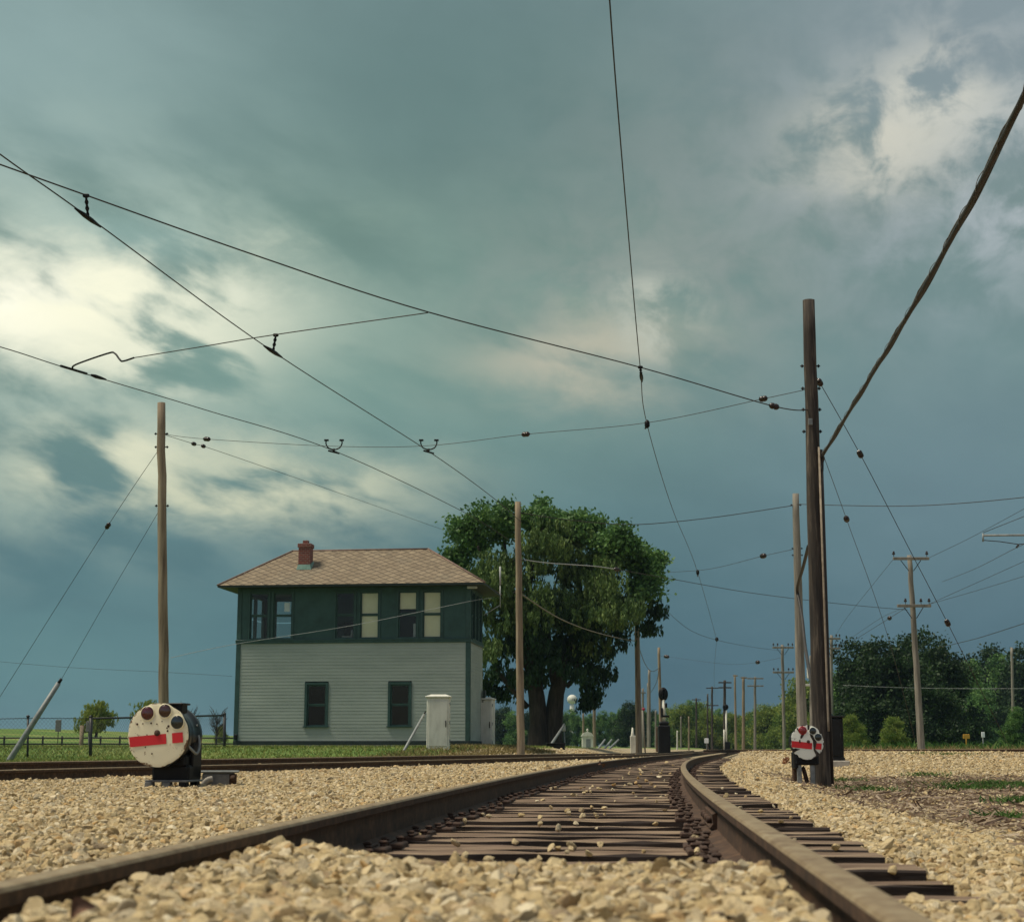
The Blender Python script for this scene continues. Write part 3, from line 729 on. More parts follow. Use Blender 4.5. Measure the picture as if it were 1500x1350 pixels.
# pull-off cable from the dark pole across to the upper left
pl1 = [Eat(607), (1134, 595, 25.5), (938, 538, 24.6), (627, 457, 21.4), (380, 376, 19.5), (126, 286, 18.3), (0, 241, 17.6), (-160, 184, 16.8)]
w1 = wire('pulloff_cable', 'thick cable from the dark pole up to the left edge, crossing all trolley wires', pl1, .0145, 'cable', ins=(near_t(pl1, 1134, 595),), insr=.055)
w2p = [(-220, 62, dlev(62)), (0, 226, dlev(226)), (135, 322, dlev(322)), (400, 515, dlev(515)), (628, 661, dlev(661)), (720, 727, dlev(727)), (764, 765, 46)]
w2 = wire('trolley_wire', 'trolley wire slanting from the upper left corner down to the big tree', w2p, .0135, 'trolley wire')
w4p = [(-150, 468, 24), (0, 508, dlev(508) * .98), (107, 542, dlev(542)), (300, 600, 30.5), (489, 660, dlev(661)), (676, 748, dlev(748)), (745, 790, 47)]
w4 = wire('trolley_wire', 'lower trolley wire from the left edge to the big tree above the tower roof', w4p, .013, 'trolley wire')
pl3 = [(627, 458, 21.4), (404, 490, 22.0), (300, 507, 23.4), (196, 524, 25)]
w3 = wire('pulloff_wire', 'branch wire from the thick cable out to a curved steady arm', pl3, .012)
mb = MB(); mb.tube(smoothpts([P(196, 524, 25), P(180, 529, 25.2), P(175, 526, 25.3), P(168, 517.5, 25.4), P(158, 517.5, 25.5), P(112, 533.5, 25.95), P(106, 540, 26.05)], 6), .016, 8); arm = mb.build('steady_arm', M_IRON, w3)
arm.parent = w3; arm.location = (0, 0, 0)
arm_vec = Vector(ORG[w3.name])
# (builder already used the wire's origin)
spanp = [Aat(637), (303, 643, 34.6), (490, 653.5, 33.2), (628, 652.5, 32.0), (770, 636, 31), (948, 619, 29.3), (1118, 584, 27), Eat(575)]
w5 = wire('span_wire', 'long span wire between the bare left pole and the dark right pole', spanp, .009, ins=(near_t(spanp, 303, 643), near_t(spanp, 770, 637), near_t(spanp, 1118, 584)), insr=.055)
def hanger(parent, p, kind='u', s=1.0):
    """clip between a wire and the trolley wire below it; p the lower point"""
    p = Vector(p); mb = MB()
    if kind == 'u':
        pts = [(-.17, 0, .27), (-.18, 0, .2), (-.13, 0, .1), (0, 0, .055), (.13, 0, .1), (.18, 0, .2), (.17, 0, .27)]
        mb.tube([p + Vector(q) * s for q in smoothpts(pts, 3)], .016 * s, 6)
        mb.tube([p + Vector((0, 0, -.01)), p + Vector((0, 0, .08 * s))], .02 * s, 6)
        mb.tube([p + Vector((-.1, -.16, 0)) * s, p + Vector((.1, .16, 0)) * s], .02 * s, 6)
        mb.bbox(p + Vector((-.22, -.02, .25)) * s, p + Vector((-.12, .02, .29)) * s, .005); mb.bbox(p + Vector((.12, -.02, .25)) * s, p + Vector((.22, .02, .29)) * s, .005)
    return mb.build('hanger', M_IRON, parent)
hanger(w4, P(489, 662, dlev(661))); hanger(w2, P(628, 662, dlev(661))); 
def dropper(parent, a, b, wdir):
    a = Vector(a); b = Vector(b); mb = MB()
    k = 7; pts = [a.lerp(b, i / k) for i in range(k + 1)]
    mb.tube(pts, [.024, .014, .027, .014, .028, .014, .022, .015], 8)
    mb.tube([b - wdir * .34, b - wdir * .1, b + wdir * .1, b + wdir * .34], [.012, .03, .03, .012], 6)
    mb.bbox(a + Vector((-.04, -.02, -.02)), a + Vector((.04, .02, .025)), .01)
    return mb.build('hanger', M_IRON, parent)
def wdir(pts, i): a, b = [P(*pts[k]) for k in (i, i + 1)]; return (b - a).normalized()
dropper(w2, P(126, 287, 18.3), P(129, 319, 18.4), wdir(w2p, 2)); dropper(w2, P(404, 491, 22.1), P(400, 515, 22.1), wdir(w2p, 3))
d4 = wdir(w4p, 2)
mb = MB(); q = P(106, 541, 26.1); mb.tube([q - d4 * .3, q + d4 * .38], .022, 6); mb.tube([q + d4 * .5, q + d4 * .62, q + d4 * .75, q + d4 * .9], [.02, .035, .03, .015], 8); mb.build('hanger', M_IRON, w4)
dropper(w6, P(938, 538, 24.6), P(939.5, 552, 24.7), (P(948, 622, dlev(622)) - P(938, 540, dlev(540))).normalized())
mb = MB(); q = P(948, 621, 29.3); mb.lathe([(.02, -.08), (.05, -.04), (.05, .04), (.02, .08)], 8, T(*q)); mb.tube([q, q + Vector((0, .4, .0))], .02, 6); mb.build('hanger', M_IRON, w6)
mb = MB(); q = P(1022, 838, dlev(838)); mb.lathe([(.02, -.1), (.06, -.05), (.06, .05), (.02, .1)], 8, T(*q)); mb.tube([q + Vector((0, 0, 0)), q + Vector((.1, .9, -.05))], .02, 6); mb.build('hanger', M_IRON, w6)
mb = MB(); q = P(1050, 936, dlev(937)); mb.lathe([(.03, -.13), (.1, -.06), (.1, .06), (.03, .13)], 8, T(*q)); mb.build('hanger', M_IRON, w6)
# the other wires
p7 = [Aat(637), (284, 650, 36.5), (318, 660, 38), (480, 716, 47), (650, 776, 62)]
wire('span_wire', 'thin wire from the bare left pole sloping behind the tower roof', p7, .009, ins=(near_t(p7, 284, 650), near_t(p7, 297, 654)), insr=.05)
p8 = [Eat(541), (1260, 665, 28), (1330, 800, 29.5), (1388, 912, 31), (1482, 1101, 33.5)]
wire('guy_wire', 'guy wire with two round insulators from near the top of the dark pole', p8, .011, 'guy wire', ins=(near_t(p8, 1204, 553), near_t(p8, 1260, 665), near_t(p8, 1388, 912)), insr=.055)
p9 = [Eat(668) + Vector((.15, 0, 0)), (1240, 760, 31), (1300, 930, 37), (1346, 1105, 42)]
wire('guy_wire', 'guy wire with one insulator sloping to the ground from the dark pole cable joint', p9, .0085, 'guy wire', ins=(near_t(p9, 1240, 760),), insr=.06)
p11 = [Bat(750), (800, 757, 47.5), (880, 766, 48.2), (945, 767.5, 48.7), (1050, 757, 49.3), Fat(740)]
wire('overhead_cable', 'sagging dark cable between the brown pole and the pale pole', p11, .019, 'cable')
p11b = [Fat(738.5), (1210, 739.5, 48.5), (1320, 741, 46), (1420, 736, 44), (1560, 722, 41)]
wire('overhead_cable', 'dark cable from the pale pole to the right edge above the crossarm pole', p11b, .018, 'cable')
p12 = [Bat(820), (800, 824, 47.5), (870, 829, 48.8), (905, 834, 49.5)]
wire('span_wire', 'pale wire with white fittings crossing in front of the big tree', p12, .02, mat=M_WIREL, ins=(.97,), insr=.07)
p12b = [(905, 834, 49.5), (980, 847, 51), (1100, 868, 54), (1230, 884, 58), (1329, 893, 61)]
wire('overhead_wire', 'dark wire from the tree front to the lower arm of the leaning pole', p12b, .015)
p13 = [Bat(870), (815, 903, 54), (860, 922, 63), (905, 934, 73), (934, 939, 80)]
wire('overhead_cable', 'grey cable drooping across the tree between the brown pole and next pole', p13, .028, 'cable', mat=M_POLEGREY)
wire('overhead_wire', 'faint wire from the tree edge sagging under the trolley wire to the two-armed pole', [(975, 893, 70), (1010, 922, 76), (1050, 937, 82), (1100, 947, 95), (1146, 953, 105)], .014)
pF2 = [(975, 838, 60), (1040, 833, 56), (1118, 814, 52), Fat(805)]
wire('span_wire', 'thin span wire with one insulator ending at the pale pole', pF2, .011, ins=(near_t(pF2, 1118, 814),), insr=.09)
wire('overhead_cable', 'slack dark cable looping from the tree-edge pole to the pole behind the signal', [(936, 948, 82), (945, 972, 95), (955, 983, 105), (966, 978, 118)], .03, 'cable')
wire('overhead_cable', 'slack cable hanging down beside the pole behind the signal', [(966, 978, 118), (962, 998, 122), (957, 1008, 128), (953, 1014, 132)], .03, 'cable')
wire('guy_wire', 'guy wire from the bare left pole to the sloping grey guy guard', [Aat(745), (160, 872, 36.5), (88, 998, 38)], .008, 'guy wire')
p16 = [Aat(655), (158, 770, 36), (0, 1020, 39), (-60, 1115, 40)]
wire('guy_wire', 'guy wire with one insulator dropping from the bare pole to the left edge', p16, .009, 'guy wire', ins=(near_t(p16, 158, 770),), insr=.055)
wire('overhead_wire', 'faint level wire low over the field at the left', [(-40, 965, 70), (100, 977, 70), (240, 984, 70), (340, 990, 70)], .010)
wire('service_wire', 'pale service wire slanting up across the tower front to its eave', [(250, 963, 42), (345, 943, 46), (520, 915, 50), (690, 880, 54.5), (720, 876, 57)], .011, mat=M_WIREL)
p18 = [(1375, 948, 88), (1410, 940, 84), (1450, 929, 78), (1560, 893, 70)]
wire('overhead_wire', 'dark wire above the tree tops at the right edge', p18, .024)
wire('overhead_wire', 'thin wire running across the dark trees at mid height', [(1235, 1003, 90), (1300, 1006, 90), (1400, 1008, 90), (1540, 1008, 88)], .014, mat=M_WIREL)
p19 = [(1250, 938, 80), (1303, 905, 70), (1335, 885, 62)]
wire('span_wire', 'short wire with an insulator rising to the lower crossarm', p19, .014, ins=(near_t(p19, 1303, 905),), insr=.10)
for k, (pts, lab) in enumerate([
    ([(1360, 817, 61), (1430, 783, 56), (1560, 712, 48)], 'faint wire from the upper crossarm rising to the right edge'),
    ([(1362, 884, 61), (1420, 858, 57), (1560, 795, 50)], 'wire from the lower crossarm end rising to the right edge'),
    ([(1356, 886, 61), (1440, 862, 57), (1560, 825, 50)], 'lowest of the wires leaving the lower crossarm to the right'),
    ([(1310, 817, 61), (1240, 905, 85), (1222, 935, 100)], 'faint wire from the upper crossarm back to the two-armed far pole'),
    ([(1340, 886, 61), (1290, 905, 78), (1226, 949, 100)], 'faint wire from the lower crossarm back to the two-armed far pole')]):
    wire('line_wire', lab, pts, .011, group='wires of the crossarm poles')
def ins_on_line(px, py, D): return P(px, py, D)
wire('span_wire', 'far span wire with two dark insulators between the distant poles', [(966, 960, 120), (989, 963, 119), (1060, 972, 116), (1138, 922, 110), (1146, 918, 108)][:3] + [(1100, 971, 112), (1149, 962, 105)], .012, ins=(.16, .8), insr=.14)
# heavy aerial cable
def twisted(label):
    pts = [Eat(700) + Vector((.14, -.06, 0)), Eat(680) + Vector((.15, -.08, 0)), P(1207, 664, 25.7), P(1258, 580, 21.4), P(1330, 462, 16.6), P(1400, 338, 13.4), P(1440, 262, 12.0), P(1500, 140, 10.5), P(1580, -30, 8.9)]
    sp = smoothpts(pts, 14); org = tuple(sp[0])
    root = thing('aerial_cable', label, 'cable', org)
    m = MB(); m.tube(sp, .024, 8); m.build('cable', M_WIRE, root)
    h = MB(); v1 = []; v2 = []; L = 0
    for i, p in enumerate(sp):
        d = (sp[min(i + 1, len(sp) - 1)] - sp[max(i - 1, 0)]).normalized(); a = d.cross(Vector((0, 0, 1))).normalized(); b = a.cross(d)
        if i: L += (sp[i] - sp[i - 1]).length
        v1.append(p + b * .040 + a * .01 * math.sin(L * 3)); v2.append(p + b * (.014 + .016 * math.sin(L * 2.1)) - a * .030)
    h.tube(v1, .010, 6); h.build('messenger_wire', M_GREYBOX, root)
    g = MB(); g.tube(v2, .012, 6); g.build('lashed_cable', M_WIRE, root)
    l = MB(); hp = []; L = 0
    for i in range(8, len(sp) - 1):
        for q in range(8):
            p = sp[i].lerp(sp[i + 1], q / 8); d = (sp[i + 1] - sp[i]).normalized(); a = d.cross(Vector((0, 0, 1))).normalized(); b = a.cross(d)
            L += (sp[i + 1] - sp[i]).length / 8; hp.append(p + (a * math.cos(L * 7) + b * math.sin(L * 7)) * .031 + b * .012)
    l.tube(hp, .0035, 4); l.build('lashing', M_GREYBOX, root)
twisted('heavy lashed cable climbing from the dark pole to the upper right corner')
mb = MB(); mb.tube(smoothpts([P(1184, 800, 26.2), P(1176, 832, 28), P(1168, 861, 30), P(1171, 882, 30), P(1175, 905, 29.5), P(1180, 950, 28.5), P(1191, 1012, 26.3)], 6), .03, 8)
o = mb.build('loop_cable', M_WIRE); tag(o, 'loose black cable looped between the dark pole and the pale pole', 'cable')

# bracket arm reaching in at the right edge, with its pole outside the frame
b0 = P(1575, 1100, 44)
root = thing('bracket_pole', 'slim double bracket arm reaching in from the right edge', 'trolley bracket', b0)
mb = MB(); mb.tube([b0 - Vector((0, 0, .4)), P(1571, 720, 44)], [.15, .11], 12); mb.build('shaft', M_POLEGREY, root)
mb = MB(); mb.tube([P(1440, 784, 44), P(1571, 783, 44)], .03, 8); mb.tube([P(1440, 781, 44), P(1440, 793, 44)], .026, 8); mb.build('arm_tube', M_STEEL, root)
mb = MB(); mb.tube([P(1440, 791, 44), P(1465, 793, 44), P(1492, 797, 44), P(1571, 792, 44)], .013, 6); mb.tube([P(1492, 797, 44), P(1489, 802, 44)], .03, 6); mb.build('steady_wire', M_WIRE, root)
mb = MB(); mb.tube([P(1440, 780, 44), P(1571, 728, 44)], .010, 6); mb.build('stay_wire', M_WIRE, root)
wire('trolley_wire', 'far trolley wire held by the bracket arm at the right edge', [(1560, 770, 34), (1489, 802, 44), (1430, 832, 56), (1380, 852, 68)], .011, 'trolley wire')

# guy guards and posts
def guard(px0, py0, px1, py1, D0, D1, label, r=.05, group=None):
    a, b = P(px0, py0, D0), P(px1, py1, D1); mb = MB(); r *= .85; mb.tube([a - (b - a).normalized() * .15, a, a.lerp(b, .5), b], [r, r, r * .95, r * .8], 10)
    o = mb.build('guy_guard', M_STEEL, None, tuple(a)); tag(o, label, 'guy guard', group)
    m2 = MB(); d = (b - a).normalized(); m2.tube([b - d * .02, b + d * .12], r * .55, 8); m2.build('end_clamp', M_IRON, o, tuple(a))
guard(10, 1119, 86, 1000, 38, 38, 'long sloping grey guy guard in the left field by the fence', .085)
guard(588, 1106, 621, 1046, 49, 50, 'sloping grey guy guard leaning behind the white relay cabinet', .055)
guard(800, 1101, 826, 1062, 70, 74, 'sloping grey guy guard right of the tree trunk', .075, 'guy guards beyond the tree')
guard(873, 1101, 886, 1083, 80, 84, 'first of the three short guy guards by the white hut, nearest the hut', .07, 'guy guards beyond the tree')
guard(882, 1101, 896, 1083, 82, 86, 'middle one of the three short guy guards by the white hut', .07, 'guy guards beyond the tree')
guard(888, 1101, 906, 1083, 84, 88, 'last of the three short guy guards, farthest from the white hut', .07, 'guy guards beyond the tree')

# ------------------------------------------------------------------ disc signals
def disc_mesh(R, seed, ragged, M, y=0.0, th=.012):
    r = random.Random(seed); mb = MB(); n = 64; vs = [(0, y - .010, 0)]
    rad = []
    chip = [(r.uniform(0, n), r.uniform(.8, 3.5), r.random()) for _ in range(13)]
    for k in range(n): rad.append(R * (1 - ragged * max([0] + [h_ * max(0, 1 - min(abs(k - c_), n - abs(k - c_)) / w_) for c_, w_, h_ in chip])))
    for ring in (.5, .9, 1.0):
        for k in range(n):
            a = 2 * math.pi * k / n; rr = (rad[k] if ring == 1.0 else R * ring * (1 if ring < .9 else min(1, rad[k] / R / .9 * .98)))
            vs.append((rr * math.cos(a), y - (.008 if ring == .5 else .003 if ring == .9 else 0), rr * math.sin(a)))
    for k in range(n):
        a = 2 * math.pi * k / n; vs.append((rad[k] * math.cos(a), y + th, rad[k] * math.sin(a)))
    fs = [(0, 1 + (k + 1) % n, 1 + k) for k in range(n)]
    for q in range(3):
        o = 1 + q * n
        fs += [(o + k, o + (k + 1) % n, o + n + (k + 1) % n, o + n + k) for k in range(n)]
    fs.append(tuple(range(1 + 3 * n, 1 + 4 * n)))
    mb.raw([M @ Vector(v) for v in vs], fs); return mb
def band(mb, R, z0, z1, x0, x1, y, M):
    """flat bar cut to the disc outline"""
    n = 10; top = []; bot = []
    for i in range(n + 1):
        x = x0 + (x1 - x0) * i / n; top.append((x, z1)); bot.append((x, z0))
    vs = []
    for (x, z) in bot + top:
        k = math.hypot(x, z); 
        if k > R * .95: x = math.copysign(math.sqrt(max((R * .95) ** 2 - z * z, 0)), x)
        vs.append(M @ Vector((x, y, z)))
    mb.raw(vs, [(i, i + 1, n + 2 + i, n + 1 + i) for i in range(n)])
def hole_marks(mb, spots, y, M):
    for x, z, r in spots: mb.lathe([(r, 0), (r * .7, .004), (0, .005)], 9, M @ T(x, y, z) @ RX(math.pi / 2))
def lens(root, x, z, r, y, M, mat, body, hood=False):
    mb = MB(); Q = M @ T(x, y, z) @ RX(math.pi / 2)
    mb.lathe([(r * 1.08, -.012), (r * 1.09, .003), (r * 1.0, .006), (r * 1.0, .0)], 28, Q); o = mb.build('lens_ring', body, root)
    l = MB(); l.lathe([(r * .99, .002), (r * .85, .007), (r * .55, .012), (r * .25, .0145), (0, .015)], 28, Q); l.build('lens', mat, o)

M_ENAMEL = pmat('black_enamel_worn', (0.005, 0.005, 0.006, 1), (0.014, 0.014, 0.015, 1), 12, 0.28, 0.12, dist=.004, spec=.5)
def big_signal():
    R = .295; D = 14.6; c = P(231, 1076, D); zb = float(zground(c.x, D))
    view = math.atan2(-c.x, D)   # heading back to the camera
    yaw = math.radians(-21) - math.atan2(c.x, D)
    root = thing('dwarf_signal', 'cream disc signal with red bar on a black drum, beside the side track', 'railway signal', (c.x, D, zb), yaw, 'disc signals', local=True)
    zc = c.z - zb; M = T(0, 0, zc) @ RY(math.radians(-5))
    disc_mesh(R, 3, .045, M, 0).build('disc', disc_paint('cream_enamel_rusting', (0.82, 0.77, 0.56, 1), (0.70, 0.62, 0.42, 1), (0.16, 0.08, 0.034, 1), 7.0, .588, (zc, R)), root)
    mb = MB(); band(mb, R, -.088, .004, -.272, .085, -.0125, M); band(mb, R, -.088, .004, .142, .245, -.0125, M); mb.build('red_bar', M_RED, root)
    lens(root, -.085, .205, .062, -.012, M, M_LRED, M_CREAM); lens(root, .085, .212, .060, -.012, M, M_LMAR, M_CREAM); lens(root, .198, .098, .062, -.012, M, M_LGRN, M_CREAM)
    mb = MB(); hole_marks(mb, [(-.19, .115, .011), (-.135, .115, .007), (-.055, .112, .009), (0, .10, .007), (.05, .12, .006), (.10, -.002 + .03, .010), (.11, .07, .012), (.095, .055, .008), (-.12, -.10, .007), (-.06, -.165, .008), (-.10, .01, .006)], -.009, M); mb.build('bolt_hole', M_PLATE, root)
    mb = MB(); mb.lathe([(.028, 0), (.028, .012), (.02, .02), (0, .022)], 16, M @ T(0, -.004, .018) @ RX(math.pi / 2)); mb.build('centre_knob', M_PLATE, root)
    Q = T(0, .015, zc - .01) @ RX(-math.pi / 2)
    mb = MB(); mb.lathe([(.288, 0), (.288, .10), (.272, .115), (.272, .32), (.284, .33), (.284, .40), (.262, .44), (.16, .53), (.0, .55)], 36, Q); drum = mb.build('drum', M_ENAMEL, root)
    mb = MB(); mb.bbox((.08, .06, zc + .20), (.20, .22, zc + .285), .01); mb.bbox((.05, .04, zc + .275), (.22, .24, zc + .293), .006); mb.build('hood', M_IRON, root)
    mb = MB(); mb.tube(smoothpts([(.262, .10, zc - .10), (.30, .14, zc - .15), (.31, .20, zc - .17), (.30, .29, zc - .12), (.285, .33, zc - .05), (.27, .335, zc)], 5), .013, 8); mb.build('conduit_hose', M_STEEL, root)
    mb = MB(); mb.bbox((-.09, .12, .07), (.27, .46, .22), .02); mb.bbox((-.09, .10, .2), (.24, .42, zc - .18), .02); mb.bbox((.225, .22, .10), (.27, .46, zc - .06), .012); mb.build('pedestal', M_IRON, root)
    for x, y in ((-.09, .10), (.08, .10), (.23, .12), (-.05, .42), (.23, .42)):
        mb = MB(); mb.bbox((x - .035, y - .06, -.12), (x + .035, y + .03, .066), .006); mb.build('leg', M_GREYBOX if x < .18 else M_IRON, root)
    mb = MB(); mb.bbox((-.13, .06, .065), (.28, .47, .085), .006); mb.build('base_plate', M_GREYBOX, root)
    mb = MB(); mb.lathe([(.008, 0), (.012, .008), (0, .012)], 8, T(.264, .30, zc + .09) @ RY(math.pi / 2)); mb.build('rivet', M_STEEL, drum)
    return root
big_signal()
# grey junction casting by the side rail
jb = P(318, 1140, 15.4); jz = float(zground(jb.x, jb.y))
root = thing('junction_box', 'grey cast junction box on the gravel against the side track rail', 'junction box', (jb.x, jb.y, jz), .15, local=True)
mb = MB(); mb.bbox((-.14, -.1, -.05), (.17, .12, .13), .015); mb.build('body', M_GREYBOX, root)
mb = MB(); mb.bbox((-.17, -.12, .13), (.21, .14, .15), .006); mb.build('lid', M_STEEL, root)
mb = MB(); mb.bbox((.12, -.11, -.05), (.19, -.10, .12), .01); mb.lathe([(.03, 0), (.03, .02), (.0, .025)], 12, T(.155, -.11, .08) @ RX(math.pi / 2)); mb.build('flange', M_RUST, root)
mb = MB(); mb.tube(smoothpts([(-.15, -.14, -.1), (-.13, -.15, .0), (-.09, -.15, .06), (-.04, -.14, .075)], 4), .028, 8); mb.build('elbow_pipe', M_CONC, root)

def small_signal():
    D = 25.3; c = P(1182, 1086.5, D); zb = float(zground(c.x, D)); R = .275
    root = thing('dwarf_signal', 'small peeling white disc signal with red bar at the foot of the dark pole', 'railway signal', (c.x, D, zb), math.radians(10) - math.atan2(c.x, D) * .9, 'disc signals', local=True)
    zc = c.z - zb; M = T(0, 0, zc) @ RY(math.radians(6))
    disc_mesh(R, 8, .13, M).build('disc', disc_paint('white_enamel_rusting', (0.82, 0.83, 0.74, 1), (0.72, 0.73, 0.64, 1), (0.02, 0.014, 0.012, 1), 6.0, .575, (zc, R)), root)
    mb = MB(); band(mb, R, -.105, -.005, -.245, .085, -.0125, M); band(mb, R, -.095, .002, .135, .235, -.0125, M); mb.build('red_bar', M_RED, root)
    lens(root, -.082, .175, .06, -.012, M, glass_lens('lens_bright_red', (.26, .006, .012, 1)), M_RED); lens(root, .078, .185, .056, -.012, M, M_LGRN, M_CREAM2); lens(root, .172, .095, .058, -.012, M, M_LGRN, M_CREAM2)
    # bare patches where the enamel is gone
    def patch(poly): return [M @ Vector((x, -.0135 if abs(z) < .3 else 0, z)) for x, z in poly]
    mb = MB()
    for poly in ([(.03, .14), (.075, .13), (.12, .06), (.155, .02), (.14, -.10), (.21, -.16), (.17, -.21), (.115, -.12), (.09, .03), (.05, .09)],
                 [(-.10, .11), (-.05, .12), (-.08, .06), (-.105, .035), (-.115, .07)], [(-.19, .255 * .8), (-.16, .23 * .9), (-.12, .14), (-.135, .13)],
                 [(-.015, .27), (.02, .272), (.025, .20), (-.005, .19)], [(-.25, -.15), (-.18, -.115), (-.10, -.125), (-.16, -.155), (-.20, -.19)], [(-.13, .02), (-.11, .03), (-.10, -.02), (-.125, -.03)]):
        vs = patch(poly); mb.raw(vs, [tuple(range(len(vs)))])
    mb.build('rust_patch', M_POLEDARK, root)
    mb = MB(); mb.lathe([(.026, 0), (.026, .012), (0, .018)], 14, M @ T(.02, -.006, .01) @ RX(math.pi / 2)); mb.build('centre_knob', M_PLATE, root)
    mb = MB(); mb.lathe([(.255, 0), (.255, .10), (.23, .13), (.23, .33), (.12, .42), (0, .43)], 32, T(0, .014, zc) @ RX(-math.pi / 2)); mb.build('drum', M_IRON, root)
    mb = MB(); mb.bbox((-.18, .03, zc - .36), (.19, .36, zc - .20), .02); mb.bbox((-.2, .05, zc - .42), (-.13, .34, zc - .15), .02); mb.build('pedestal', M_IRON, root)
    for x in (-.125, .085):
        mb = MB(); mb.bbox((x - .035, .06, -.15), (x + .04, .09, zc - .34), .006); mb.bbox((x + .028, .06, -.15), (x + .04, .17, zc - .34), .004); mb.build('leg', M_STEEL, root)
    mb = MB(); mb.bbox((-.19, .28, -.15), (-.1, .36, zc - .36), .02); mb.tube(smoothpts([(-.05, .2, zc - .4), (-.03, .2, .25), (.0, .18, .12), (.03, .16, -.05)], 4), .035, 8); mb.build('cable_stub', M_RUST, root)
small_signal()

# ------------------------------------------------------------------ relay case with mast behind the dark pole
q = P(1222, 1123, 42); zb = float(zground(q.x, q.y))
root = thing('mast_signal', 'black relay case with a short black mast on a concrete base', 'signal case', (q.x, q.y, zb), -.1, local=True)
mb = MB(); mb.bbox((-.34, -.3, -.3), (.38, .4, q.z - zb + .17), .02); mb.build('concrete_base', M_CONC, root)
h = q.z - zb + .17
mb = MB(); mb.bbox((-.26, -.2, h), (.25, .3, h + 1.12), .03); mb.bbox((-.29, -.23, h + 1.12), (.28, .33, h + 1.17), .015); mb.bbox((-.28, -.22, h), (.27, .32, h + .08), .01); case = mb.build('relay_case', M_IRON, root)
mb = MB(); mb.bbox((-.2, -.222, h + .12), (.2, -.2, h + 1.06), .01); mb.tube([(.17, -.24, h + .55), (.17, -.24, h + .68)], .012, 6); mb.build('door', M_IRON, case)
mb = MB(); mb.tube([(-.10, .05, h + 1.15), (-.10, .05, h + 2.05)], .07, 12); mb.lathe([(.12, 0), (.11, .05), (.075, .08)], 14, T(-.10, .05, h + 1.165)); mb.lathe([(.085, 0), (.085, .05), (.06, .07)], 12, T(-.1, .05, h + 1.95)); mb.build('mast', pmat('black_enamel', (.008, .008, .009, 1), (.016, .016, .017, 1), 6, .18, .1), root)

# ------------------------------------------------------------------ black round-headed signal down the line
q = P(973, 1100, 88); zb = float(zground(q.x, q.y))
root = thing('mast_signal', 'round-headed black signal on a white mast above a black case', 'railway signal', (q.x, q.y, zb), 0, local=True)
pm = S2 / 88
zz = lambda py: ZC + (HZ - py) / pm - zb
mb = MB(); mb.bbox((-.33, -.3, -.2), (.33, .3, zz(1062)), .05); mb.bbox((-.27, -.25, zz(1062)), (.27, .25, zz(1056)), .08); mb.build('relay_case', M_IRON, root)
mb = MB(); mb.tube([(.02, 0, zz(1058)), (.02, 0, zz(1024))], .085, 12); mb.build('mast', M_WHITE, root)
mb = MB(); zc = zz(1016); mb.lathe([(.0, -.06), (.27, -.05), (.285, 0), (.27, .05), (0, .06)], 26, T(0, 0, zc) @ Matrix.Diagonal((.95, 1, 1.35, 1)) @ RX(math.pi / 2)); mb.build('target_disc', M_IRON, root)
for dz in (.17, 0, -.17):
    mb = MB(); mb.lathe([(.085, 0), (.085, .2), (.08, .2), (.08, .0)], 14, T(0, -.05, zc + dz) @ RX(math.pi / 2)); mb.build('lamp_hood', M_IRON, root)
mb = MB(); mb.bbox((.1, -.1, zz(1036)), (.2, .1, zz(1029)), .02); mb.bbox((-.15, -.1, zz(1049)), (-.04, .1, zz(1036)), .02); mb.bbox((-.16, -.12, zz(1050)), (.3, .12, zz(1047)), .01); mb.build('bracket', M_IRON, root)
q = P(1064, 1099, 140); zb = float(zground(q.x, q.y)); pm = S2 / 140
root = thing('mast_signal', 'small black-headed signal on a thin white mast far down the line', 'railway signal', (q.x, q.y, zb), 0, local=True)
mb = MB(); mb.tube([(.02, 0, 0), (.06, 0, zz(1040))], .075, 8); mb.build('mast', M_WHITE, root)
mb = MB(); mb.lathe([(0, -.05), (.26, -.04), (.26, .04), (0, .05)], 16, T(.02, 0, zz(1035)) @ RX(math.pi / 2)); mb.bbox((-.2, -.1, zz(1040)), (.0, .1, zz(1032)), .02); mb.build('target_disc', M_IRON, root)
mb = MB(); mb.bbox((-.14, -.2, -.2), (.32, .2, zz(1086)), .03); mb.build('relay_case', M_IRON, root)
mb = MB(); mb.tube([(-.18, .02, 0), (-.16, .02, zz(1068))], .06, 8); mb.build('ladder_post', M_WHITE, root)
q = P(945.5, 1101, 92); zb = float(zground(q.x, q.y)); pm = S2 / 92
root = thing('mast_signal', 'tiny reddish target on a pale mast behind the tree-edge pole', 'switch target', (q.x, q.y, zb), 0, local=True)
mb = MB(); mb.tube([(0, 0, -.2), (-.15, 0, zz(1040))], .05, 8); mb.build('mast', M_POLEGREY, root)
mb = MB(); mb.lathe([(0, -.02), (.09, -.02), (.09, .02), (0, .02)], 14, T(-.08, 0, zz(1038)) @ RX(math.pi / 2)); mb.build('target', pmat('target_red', (.28, .02, .05, 1), (.36, .03, .07, 1), 5), root)
q = P(927, 1101, 84); zb = float(zground(q.x, q.y)); pm = S2 / 84
root = thing('signal_mast', 'short white pointed mast just left of the tree-edge pole', 'marker', (q.x, q.y, zb), 0, local=True)
mb = MB(); mb.tube([(0, 0, -.2), (0, 0, zz(1076)), (0, 0, zz(1065))], [.10, .09, .03], 10); mb.build('mast', M_WHITE, root)
mb = MB(); mb.bbox((-.13, -.1, -.2), (.2, .1, zz(1077)), .02); mb.build('cabinet', M_WHITE, root)
q = P(827, 1096, 78); pm = S2 / 78; zb = float(zground(q.x, q.y))
root = thing('marker_lamp', 'white post lamp leaning over the guy guard beyond the tree', 'marker', (q.x, q.y, zb), 0, local=True)
